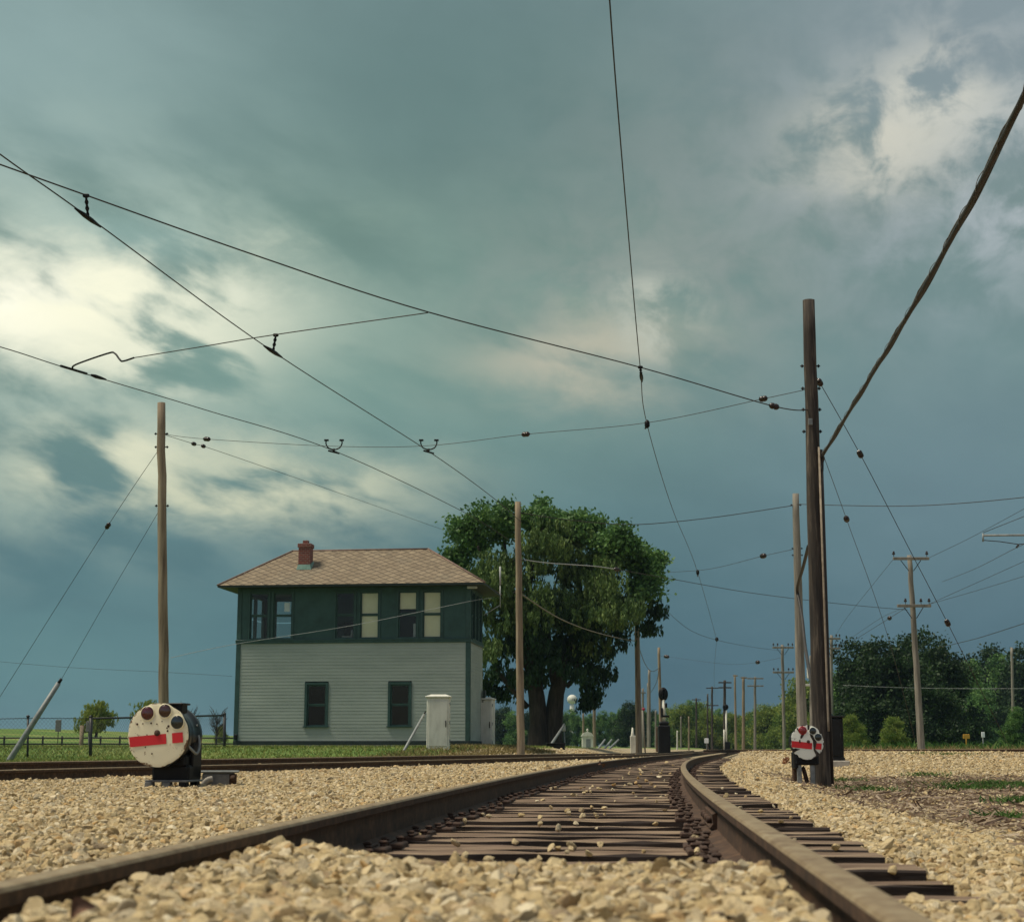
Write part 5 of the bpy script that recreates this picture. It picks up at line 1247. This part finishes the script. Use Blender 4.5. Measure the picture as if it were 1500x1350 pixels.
# the big cottonwood and willow behind the tower
def px_lobe(px, py, rpx, D0, dd=0.0, rz=None, ry=None):
    """crown lobe from a place in the photograph, in metres about the tree's own axis"""
    p = P(px, py, D0 + dd); m = (D0 + dd) / F
    return (p.x, p.y, p.z, rpx * m, (ry or rpx) * m, (rz or rpx) * m)
def big_tree():
    D0 = 78; b = P(803, 1098, D0); rng = np.random.default_rng(21)
    zb = float(zground(b.x, b.y)); org = Vector((b.x, b.y, zb))
    root = thing('shade_tree', 'huge dark green shade tree with drooping skirts behind the signal tower', 'tree', org)
    tr = MB()
    fork = P(790, 1010, D0); fork2 = P(815, 1020, D0 + .3)
    tr.tube([P(787, 1104, D0), P(788, 1096, D0), P(789, 1060, D0), P(786, 1020, D0), P(778, 970, D0), P(772, 920, D0)], [.8, .55, .47, .40, .32, .24], 12, jit=.05)
    tr.tube([P(808, 1104, D0 + .2), P(808, 1096, D0 + .2), P(810, 1060, D0 + .2), P(815, 1015, D0), P(828, 970, D0), P(845, 915, D0)], [.8, .56, .47, .38, .30, .2], 12, jit=.05)
    for t_, s_, r0 in (((700, 800), (774, 930), .25), ((740, 760), (778, 960), .3), ((800, 760), (790, 990), .32), ((850, 780), (836, 960), .3), ((905, 830), (845, 930), .25), ((930, 880), (838, 965), .2), ((715, 960), (772, 1035), .16), ((880, 960), (830, 1005), .14), ((712, 890), (776, 985), .18), ((815, 850), (815, 1000), .3), ((900, 900), (842, 985), .16)):
        limb(tr, P(*s_, D0), P(*t_, D0 + random.uniform(-2, 2)), r0, .05, .10)
    tr.build('trunk', M_BARK, root)
    def split(L, k, f, r):
        """break lobes into smaller uneven ones so the outline gets bumps and bays"""
        out = []
        for x, y, z, a, c, d in L:
            for j in range(k):
                v = r.normal(0, 1, 3); v /= np.linalg.norm(v); g = r.uniform(.35, .8)
                out.append((x + v[0] * a * g, y + v[1] * c * g, z + v[2] * d * g, a * f * r.uniform(.75, 1.25), c * f, d * f * r.uniform(.6, .95)))
        return out
    L1 = [px_lobe(*q, D0) for q in ((690, 785, 40), (666, 806, 22), (718, 766, 30), (738, 768, 26), (812, 766, 42), (790, 760, 30), (850, 772, 38), (878, 782, 32), (905, 806, 38), (938, 842, 34), (953, 824, 22), (950, 866, 26), (925, 806, 30))]
    L1 = split([(x, y + 1.5 * math.sin(i * 2.1), z, a, c * 1.1, d) for i, (x, y, z, a, c, d) in enumerate(L1)], 6, .46, rng)
    cl = lobe_clumps(L1, 26, rng, .5) - np.array(org); tn = np.clip(rng.normal(.5, .25, len(cl)), 0, 1); leaves('crown', cl, 64, .24, .14, M_LEAF, root, rng=rng, tones=tn)
    L2 = [px_lobe(*q, D0 - 1) for q in ((690, 845, 26), (716, 900, 30), (712, 950, 22), (760, 900, 42), (820, 910, 44), (880, 890, 40), (915, 900, 26), (870, 930, 28), (765, 825, 52), (725, 838, 42), (705, 855, 30), (830, 820, 52), (880, 832, 42), (800, 795, 40), (850, 880, 52), (900, 880, 38), (735, 890, 42), (790, 880, 48), (925, 872, 26), (860, 796, 34))]
    L2 = split([(x, y + 1.8 * math.cos(i * 1.7) - .6, z, a, c * 1.2, d) for i, (x, y, z, a, c, d) in enumerate(L2)], 5, .50, rng)
    cl = lobe_clumps(L2, 15, rng, .5) - np.array(org); leaves('willow_foliage', cl, 84, .30, .085, M_WILLOW, root, .8, rng, elong=2.4)
    L3 = [px_lobe(*q, D0) for q in ((716, 935, 24), (722, 985, 18), (735, 1010, 12), (712, 1000, 9), (760, 945, 28), (850, 930, 36), (875, 955, 24), (828, 948, 24), (885, 985, 12), (868, 1012, 9), (905, 920, 21), (862, 988, 14), (858, 1022, 6), (800, 945, 34), (795, 985, 18), (775, 980, 20), (750, 985, 14), (948, 915, 13), (955, 885, 15))] + [px_lobe(*q, D0, -2.2) for q in ((775, 930, 36), (820, 905, 40), (865, 905, 34), (800, 965, 26), (835, 975, 16), (770, 990, 18), (750, 950, 26), (800, 880, 40))]
    L3 = split(L3, 3, .55, rng)
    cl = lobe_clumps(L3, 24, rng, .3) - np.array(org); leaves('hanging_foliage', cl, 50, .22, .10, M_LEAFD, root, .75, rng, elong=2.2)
big_tree()

def tree_proto(name, label, cat, h, w, seed, mat, leafsize, dens=9, per=20, group=None, trunk=True, low=.12, droop=0.0, elong=1.5):
    """free-standing tree at the origin: trunk and leafy crown"""
    rng = np.random.default_rng(seed); rr = random.Random(seed)
    root = thing(name, label, cat, (0, 0, 0), 0, group)
    lobes = []
    nl = 13
    for i in range(nl):
        t_ = low + (1 - low) * (i + .5) / nl; prof = math.sin(min(1, (t_ - low + .12) / (1 - low) * 1.0) * math.pi * .88 + .22)
        a = rr.uniform(0, 6.28); r = w * .5 * prof * rr.uniform(.25, .62); s = w * rr.uniform(.17, .27)
        lobes.append((r * math.cos(a), r * math.sin(a), h * t_ - s * .3, s, s, s * rr.uniform(.7, 1.0)))
    cl = lobe_clumps(lobes, dens, rng, .45); cl = cl[cl[:, 2] > h * low * .5]
    leaves('crown', cl, per, max(leafsize * 1.6, w * .045), leafsize, mat, root, droop, rng, elong=elong)
    if trunk:
        mb = MB(); mb.tube([(0, 0, -.3), (0, 0, h * .1), (w * .02, 0, h * .4), (0, w * .02, h * .75)], [w * .035, w * .028, w * .02, w * .008], 8, jit=.05)
        for x, y, z, a, b_, c in lobes[3::2]: limb(mb, (0, 0, h * rr.uniform(.15, .4)), (x, y, z), w * .014, w * .004, .1, 4)
        mb.build('trunk', M_BARK, root)
    return root
def put(o, px, D, yref=1096, s=1.0, rot=0.0, sz=None, zoff=0.0):
    x = P(px, yref, D).x; z = float(zground(x, D)); o.location = (x, D, z + zoff); o.scale = (s, s, sz or s); o.rotation_euler = (0, 0, rot); return o
fs = [tree_proto('broadleaf_tree', None, 'tree', 9, 9, 31, M_GROVE, .20, 7, 60), tree_proto('broadleaf_tree', None, 'tree', 9, 8, 32, M_LEAF, .20, 7, 60), tree_proto('bushy_tree', None, 'tree', 6, 8, 33, M_YEL, .17, 8, 60, low=.04), tree_proto('broadleaf_tree', None, 'tree', 8, 9, 34, M_GROVE, .20, 7, 60, low=.05)]
used = [False] * 4
def far(k, px, D, hpx, label, group=None, wide=1.0):
    o = fs[k] if not used[k] else copy_tree(fs[k]); used[k] = True
    hm = (hpx / (S2 / D)); base = (9, 9, 6, 8)[k]; sz = hm / base
    put(o, px, D, s=sz * wide, sz=sz, rot=random.uniform(0, 6.28)); tag(o, label, 'tree', group); return o
# dark grove on the right
gR = 'dark trees of the right grove'
for k, px, D, hp, lab, wd in ((0, 1268, 128, 140, 'dense dark tree at the near end of the right grove', 1.0), (3, 1310, 122, 148, 'dark rounded tree crowning the right grove, left of the leaning pole', 1.05), (0, 1345, 130, 152, 'tallest dark tree of the right grove, behind the leaning pole', .95), (3, 1385, 126, 140, 'dark tree on the falling right shoulder of the grove', .9), (1, 1240, 140, 105, 'smaller dark tree just right of the black relay case', .9), (0, 1300, 135, 120, 'dark tree filling the middle of the right grove', 1.3), (3, 1365, 118, 95, 'low dark tree at the foot of the grove behind the leaning pole base', 1.2)):
    far(k, px, D, hp, lab, gR, wd)
for k, px, D, hp, lab, wd in ((1, 1420, 200, 120, 'hazy tree right of the dark grove', .9), (3, 1450, 210, 138, 'tall hazy tree near the right edge', .9), (1, 1485, 205, 128, 'hazy tree behind the grey pole at the right edge', .9), (3, 1520, 200, 140, 'hazy tree cut by the right edge of the picture', 1.0), (1, 1435, 190, 80, 'lower hazy tree between grove and right edge', 1.2)):
    far(k, px, D, hp, lab, 'hazy trees at the right edge', wd)
for k, px, D, hp, lab, wd in ((2, 1247, 96, 46, 'bright green bush beside the black relay case', .8), (2, 1262, 100, 34, 'small yellow-green bush at the edge of the dark grove', .8), (1, 1487, 92, 58, 'leafy bush at the right edge behind the distant track', .9), (2, 1310, 104, 42, 'low green bush before the dark grove, left of the leaning pole', 1.0)):
    far(k, px, D, hp, lab, 'bushes beside the distant track', wd)
# tree line beyond the tracks
TL = 'tree in the low green tree line beyond the tracks'
rr = random.Random(4)
for px, hp, D in ((985, 52, 255), (1000, 58, 240), (1014, 64, 250), (1026, 60, 260), (1040, 52, 240), (1054, 56, 255), (1068, 50, 240), (1084, 48, 250), (1098, 52, 235), (1112, 58, 230), (1126, 62, 225), (1140, 56, 230), (1154, 60, 220), (1168, 74, 215), (1182, 92, 210), (1198, 88, 215), (1215, 90, 205)):
    far(rr.choice((1, 2, 2, 2)), px, D, hp, TL, 'tree line beyond the tracks', rr.uniform(.75, 1.0))
TL2 = 'round dark tree in the row seen past the big trunk'
for px, hp, D in ((735, 56, 240), (752, 50, 230), (712, 48, 250), (800, 46, 240), (815, 50, 230), (832, 52, 245), (846, 48, 240), (862, 46, 235), (880, 50, 240), (897, 48, 245), (912, 56, 235), (926, 62, 230), (942, 56, 245), (956, 50, 250), (970, 46, 240), (775, 48, 240)):
    far(rr.choice((1, 1, 3)), px, D, hp, TL2, 'tree row past the big trunk', rr.uniform(.8, 1.05))
# trees in the left field
o = tree_proto('willow_tree', 'round yellow-green willow alone in the left field', 'tree', 4.6, 6.4, 41, M_FIELD, .10, 16, 44, low=.45, droop=.6, elong=2.6)
put(o, 140, 150, zoff=-.1); o.scale = (.78, .78, .70)
o2 = copy_tree(o); put(o2, 214, 158, zoff=-.1, rot=2); o2.scale = (.8, .8, .78); tag(o2, 'yellow-green willow mostly hidden behind the large disc signal', 'tree')
o3 = copy_tree(o); put(o3, 322, 170, zoff=-.3, rot=1); o3.scale = (.35, .35, .42); tag(o3, 'small green shrub at the foot of the bare trees by the tower', 'shrub')
def bare_tree(px, D, hpx, label, seed):
    b = P(px, 1085, D); zb = float(zground(b.x, b.y)); h = hpx / (S2 / D); r = random.Random(seed)
    root = thing('bare_tree', label, 'tree', (b.x, b.y, zb), 0, 'bare trees in the field', local=True); mb = MB()
    mb.tube([(0, 0, -.2), (.03, 0, h * .4), (0, .02, h * .6)], [.07, .05, .03], 6); mb.build('trunk', M_BARK, root)
    tw = MB()
    for k in range(34):
        z0_ = h * r.uniform(.2, .6); a = r.uniform(0, 6.28); L = h * r.uniform(.2, .45)
        e_ = Vector((math.cos(a) * L * .6, math.sin(a) * L * .6, z0_ + L)); s_ = Vector((0, 0, z0_))
        tw.tube([s_, s_.lerp(e_, .5) + Vector((0, 0, L * .06)), e_], [.03, .02, .010], 4)
        for j in range(3):
            m_ = s_.lerp(e_, r.uniform(.4, .9)); a2 = a + r.uniform(-1, 1); tw.tube([m_, m_ + Vector((math.cos(a2) * L * .3, math.sin(a2) * L * .3, L * .35))], [.016, .008], 4)
    tw.build('twigs', M_BARK, root)
bare_tree(278, 150, 60, 'thin leafless tree behind the black signal drum', 3); bare_tree(317, 140, 58, 'leafless tree between the black fence end and the tower', 5)

# ------------------------------------------------------------------ fences, signs, water tower
def chainfence():
    pts = [(-70, 1052, 1117, 44), (41, 1050, 1115, 44.5), (133, 1050.5, 1111, 45.5), (329, 1046, 1100, 52)]
    p = [(P(a, b, D), P(a, c, D)) for a, b, c, D in pts]
    root = thing('chain_link_fence', 'black chain link fence with slim posts along the left field', 'fence', p[1][1])
    for k, (t_, b_) in enumerate(p):
        mb = MB(); mb.tube([b_ - Vector((0, 0, .3)), t_], .032 if k in (0, 1) else .05, 8); mb.lathe([(.055, 0), (.05, .04), (0, .07)], 8, T(*t_)); mb.build('post', M_FENCE, root)
    mb = MB(); mb.tube([p[2][0] - Vector((0, 0, .03)), p[3][0] - Vector((0, 0, .03))], .028, 8); mb.build('top_rail', M_FENCE, root)
    mb = MB(); mb.tube([p[0][0] - Vector((0, 0, .03)), p[1][0] - Vector((0, 0, .03)), p[2][0] - Vector((0, 0, .03))], .010, 6); mb.build('tension_wire', M_FENCE, root)
    mb = MB()
    for i in range(3):
        (ta, ba), (tb, bb) = p[i], p[i + 1]; L = (tb - ta).length; n = int(L / .11)
        for k in range(-10, n):
            for s in (0, 1):
                u0, u1 = k / n, (k + 10) / n; v0, v1 = (0, 1) if s == 0 else (1, 0)
                if u0 < 0: v0 += (v1 - v0) * (-u0) / (u1 - u0); u0 = 0
                if u1 > 1: v1 = v0 + (v1 - v0) * (1 - u0) / (u1 - u0); u1 = 1
                A_ = ba.lerp(bb, u0).lerp(ta.lerp(tb, u0), v0); B_ = ba.lerp(bb, u1).lerp(ta.lerp(tb, u1), v1)
                mb.tube([A_, B_], .0024, 3, cap=False)
    mb.build('chain_link_mesh', M_FENCE, root)
chainfence()
def railfence():
    D = 96; xs_ = np.linspace(-50, 345, 15); root = None
    pts = [P(x, 1080.5, D + .01 * x) for x in xs_]
    root = thing('rail_fence', 'low dark two-rail fence crossing the green field on the left', 'fence', pts[0])
    for q in pts:
        mb = MB(); zb = float(zground(q.x, q.y)); mb.bbox((q.x - .05, q.y - .05, min(zb, q.z - .8) - .1), (q.x + .05, q.y + .05, q.z + .12), .01); mb.build('post', M_FENCE, root)
    for dz in (0, -.36):
        mb = MB(); mb.tube([q + Vector((0, -.07, dz)) for q in pts], .045, 4); mb.build('rail', M_FENCE, root)
railfence()
def post_sign(name, label, px, y0, y1, ybase, wpx, D, mat, postmat, cat='sign', framed=False):
    m = D / F; c = P(px, (y0 + y1) / 2, D); zb = float(zground(c.x, c.y)); root = thing(name, label, cat, (c.x, c.y, zb), 0, local=True)
    w = wpx * m / 2; h = (y1 - y0) * m / 2; zc = c.z - zb
    mb = MB(); mb.bbox((-w, -.03, zc - h), (w, .02, zc + h), min(.02, w * .2))
    mb.build('board', mat, root)
    mb = MB(); mb.tube([(0, .05, -.2), (0, .05, zc + h * .8)], max(.03, w * .12), 8); mb.build('post', postmat, root)
post_sign('sign_board', 'dark blank board on a post on the field horizon', 85.5, 1054, 1071, 1090, 8.5, 120, M_GREYBOX, M_IRON)
post_sign('sign_board', 'white square sign on a thin post under the far tree line', 1035, 1081, 1088, 1098, 6, 130, M_PAPER, M_STEEL)
post_sign('lineside_sign', 'small white upright sign in the weeds at the foot of the grove', 1440, 1072, 1079.5, 1092, 5, 75, M_PAPER, M_STEEL)
M_YSIGN = pmat('yellow_sign', (.42, .22, .02, 1), (.55, .30, .035, 1), 4, .6, 0)
post_sign('lineside_sign', 'small yellow sign with a notch in the weeds at the foot of the grove', 1415.5, 1075, 1081.5, 1092, 10, 75, M_YSIGN, M_YSIGN)
b = P(119, 1108, 60); root = thing('field_post', 'leaning tan wooden post in the grass behind the chain link fence', 'post', b)
mb = MB(); mb.tube([b - Vector((0, 0, .2)), P(119, 1090, 60), P(120.5, 1062, 60)], [.09, .08, .085], 9, jit=.04); mb.build('shaft', M_POLE, root)
mb = MB(); mb.bbox(P(131, 1071, 60) - Vector((.12, .1, .02)), P(131, 1056, 60) + Vector((.12, .1, 0)), .02); mb.tube([P(131, 1071, 60), P(131, 1108, 60) - Vector((0, 0, .1))], .05, 8); o = mb.build('field_cabinet', M_GREYBOX, None, tuple(P(131, 1108, 60))); tag(o, 'dark narrow cabinet on a stem beside the round field willow', 'cabinet')
def water_tower():
    D = 900; c = P(838, 1024, D); R = 7.2 * D / F; zb = 0
    root = thing('water_tower', 'distant white ball water tower seen past the big trunk', 'water tower', (c.x, c.y, 0), 0, local=True)
    mb = MB(); prof = [(R * math.sin(a), c.z - R * .95 * math.cos(a)) for a in np.linspace(.25, math.pi, 16)]; mb.lathe(prof, 28); mb.build('tank', M_WHITE, root)
    mb = MB(); mb.lathe([(3.6, 0), (2.0, 3), (1.35, 8), (1.3, c.z - R * 1.2), (R * .26, c.z - R * .92)], 18); mb.build('stem', M_WHITE, root)
    mb = MB(); n = 10; vs = []
    for j, z in enumerate((-.12, .28)):
        for k in range(n + 1):
            a = math.radians(-95 + 75 * k / n); rr_ = R * 1.01 * math.sqrt(1 - z * z); vs.append((rr_ * math.cos(a), rr_ * math.sin(a), c.z - z * R))
    mb.raw(vs, [(k, k + 1, n + 2 + k, n + 1 + k) for k in range(n)]); mb.build('painted_mark', pmat('mark_brown', (.2, .07, .06, 1), (.3, .12, .1, 1), .3, .6, 0), root)
water_tower()

# ------------------------------------------------------------------ grass and weeds
def blades(name, x, y, h, mat, lean=.5, w=.012):
    n = len(x); z = zground(x, y); a = RNG.uniform(0, 6.28, n); dx = np.cos(a); dy = np.sin(a); L = h * RNG.uniform(.5, 1.2, n)
    bx = RNG.normal(0, lean, n) * L; by = RNG.normal(0, lean, n) * L
    ww = w * RNG.uniform(.6, 1.4, n) if not hasattr(w, '__len__') else w
    b0 = np.stack([x - dx * ww, y - dy * ww, z - .02], 1); b1 = np.stack([x + dx * ww, y + dy * ww, z - .02], 1); tp = np.stack([x + bx, y + by, z + L], 1)
    mid0 = (b0 + tp) / 2 + np.stack([-bx * .2, -by * .2, L * .12], 1)
    v = np.stack([b0, b1, mid0 + (b1 - b0) * .35, tp, mid0 - (b1 - b0) * .35], 1).reshape(-1, 3); f = np.arange(5 * n).reshape(-1, 5)
    me = np_mesh(name, v, f); me.materials.append(mat); at = me.attributes.new('tone', 'FLOAT', 'FACE'); at.data.foreach_set('value', RNG.random(n).astype(np.float32))
    o = bpy.data.objects.new(name, me); COL.objects.link(o); return tag(o, kind='stuff')
M_GRASS = leaf_mat('grass_blade', (.075, .135, .026, 1), (.16, .215, .046, 1), (.33, .31, .095, 1))
M_WEED = leaf_mat('weed_blade', (.03, .085, .015, 1), (.065, .15, .025, 1), (.12, .19, .05, 1))
M_DRY = leaf_mat('dry_grass', (.12, .10, .035, 1), (.24, .19, .075, 1), (.36, .29, .13, 1))
n = 90000; y = RNG.uniform(26, 75, n); x = c2(y) - 4.2 - RNG.random(n) * 24; blades('grass', x, y, .075 * np.ones(n), M_GRASS, .7, .014)
n = 9000; y = RNG.uniform(24, 60, n); x = c2(y) - 3.2 - RNG.random(n) ** 2 * 2.5; blades('dry_grass', x, y, .12 * np.ones(n), M_DRY, .6, .014)
def patchpts(spots, n):
    xs_, ys_ = [], []
    for px, py, z, rx, ry, k in spots:
        g = G(px, py, z); xs_.append(g.x + RNG.normal(0, rx, int(n * k))); ys_.append(g.y + RNG.normal(0, ry, int(n * k)))
    return np.concatenate(xs_), np.concatenate(ys_)
x, y = patchpts([(1468, 1150, -.19, .55, .9, .8), (1430, 1155, -.19, .3, .5, .3), (1385, 1124, -.15, .45, .8, .22), (1358, 1139, -.18, .25, .5, .14), (1268, 1158, -.19, .22, .5, .14), (1240, 1145, -.2, .18, .4, .1), (1497, 1172, -.17, .2, .3, .2), (1480, 1192, -.16, .15, .2, .08)], 1500)
blades('weeds', x, y, .085 * np.ones(len(x)), M_WEED, .9, .012)
n = 5000; u = RNG.random(n); y = RNG.uniform(30, 80, n); x = x3(y) + 2.6 + RNG.random(n) * 5; blades('dry_grass', x, y, RNG.uniform(.1, .32, n), M_DRY, .4, .025)
n = 2500; y = RNG.uniform(56, 84, n); x = x3(y) + 5 + RNG.random(n) * 8; blades('weeds', x, y, RNG.uniform(.15, .5, n), M_WEED, .45, .04)
# dead stalks and twigs on the bare ground
def litter():
    n = 14000; y = 6 + 27 * RNG.random(n); x = cmain(y) + 2.2 + RNG.random(n) * 7; ok = x < .36 * y + 1.5; x, y = x[ok], y[ok]; n = len(x)
    z = zground(x, y) + RNG.uniform(.005, .03, n); a = RNG.uniform(0, 6.28, n); L = RNG.uniform(.03, .16, n); w = RNG.uniform(.003, .011, n)
    d = np.stack([np.cos(a), np.sin(a), RNG.normal(0, .22, n)], 1); s = np.stack([-np.sin(a), np.cos(a), RNG.normal(0, .6, n)], 1); c = np.stack([x, y, z], 1)
    v = np.stack([c - d * L[:, None] - s * w[:, None], c + d * L[:, None] - s * w[:, None] * .5, c + d * L[:, None] + s * w[:, None] * .5, c - d * L[:, None] + s * w[:, None]], 1).reshape(-1, 3)
    me = np_mesh('litter', v, np.arange(4 * n).reshape(-1, 4)); me.materials.append(leaf_mat('dead_stalk', (.06, .036, .024, 1), (.18, .12, .08, 1), (.40, .32, .23, 1)))
    at = me.attributes.new('tone', 'FLOAT', 'FACE'); at.data.foreach_set('value', RNG.random(n).astype(np.float32))
    o = bpy.data.objects.new('plant_litter', me); COL.objects.link(o); tag(o, kind='stuff')
litter()
# reddish dead leaves beside the small disc
def dead_leaves(px, py, label, n=26, s=.07):
    g = G(px, py, -.17); rng = np.random.default_rng(9); cl = rng.normal(0, 1, (n, 3)) * np.array([.12, .1, .06]) + np.array([0, 0, .1])
    o = leaves('dead_plant', cl, 3, .03, s, leaf_mat('dead_leaf', (.10, .03, .012, 1), (.22, .075, .03, 1), (.32, .16, .06, 1)), None, rng=rng); o.location = (g.x, g.y, float(zground(g.x, g.y))); tag(o, label, 'plant')
dead_leaves(1152, 1120, 'reddish brown dead plant on the gravel left of the small disc')

def fallen_leaf(px, py, D, size, rot, label):
    c = P(px, py, D); n = 7; vs = []; fs = []
    M = T(*c) @ Euler(rot).to_matrix().to_4x4()
    for i in range(n + 1):
        t_ = i / n; w = size * .42 * math.sin(math.pi * min(1, t_ * .94 + .04)) ** .8
        for k in (-1, -.5, 0, .5, 1):
            y = k * w; vs.append(M @ Vector((size * (t_ - .5) , y, abs(k) ** 1.5 * w * .75 + size * .18 * math.sin(t_ * 4) + random.uniform(-.02, .02) * size)))
    for i in range(n):
        for k in range(4): fs.append((i * 5 + k, i * 5 + k + 1, i * 5 + k + 6, i * 5 + k + 5))
    mb = MB(); mb.raw([v - c for v in vs], fs, 0, True); mb.tube([M @ Vector((-size * .5, 0, 0)) - c, M @ Vector((-size * .85, 0, size * .1)) - c], size * .02, 5)
    o = mb.build('fallen_leaf', pmat('dry_leaf', (.03, .014, .009, 1), (.09, .042, .022, 1), 60, .8, .3, c3=(.17, .085, .04, 1)), None, (0, 0, 0)); o.location = c
    tag(o, label, 'leaf')
fallen_leaf(122, 1334, 2.62, .042, (.7, -.5, .5), 'curled dark brown leaf on the ballast in the lower left corner')
fallen_leaf(880, 1121, 18.2, .10, (.5, .2, .9), 'orange brown leaf caught against the left rail of the front track')

# ------------------------------------------------------------------ the air
def haze():
    mb = MB(); mb.box((-4600, -420, -8), (4600, 7200, 40)); m = bpy.data.materials.new('haze_air'); m.use_nodes = True
    t = N(m.node_tree); m.node_tree.nodes.remove(m.node_tree.nodes['Principled BSDF'])
    v = t.add('ShaderNodeVolumePrincipled'); v.inputs['Color'].default_value = (0.50, 0.74, 0.95, 1); v.inputs['Density'].default_value = 0.00012
    t.put(m.node_tree.nodes['Material Output'].inputs['Volume'], v.outputs[0])
    o = mb.build('haze', m); tag(o, kind='stuff')
haze()

# ------------------------------------------------------------------ output
vs = scene.view_settings; vs.view_transform = 'Standard'; vs.look = 'None'; vs.gamma = 1; vs.exposure = 0.12
scene.render.film_transparent = False
c = scene.cycles if hasattr(scene, 'cycles') else None
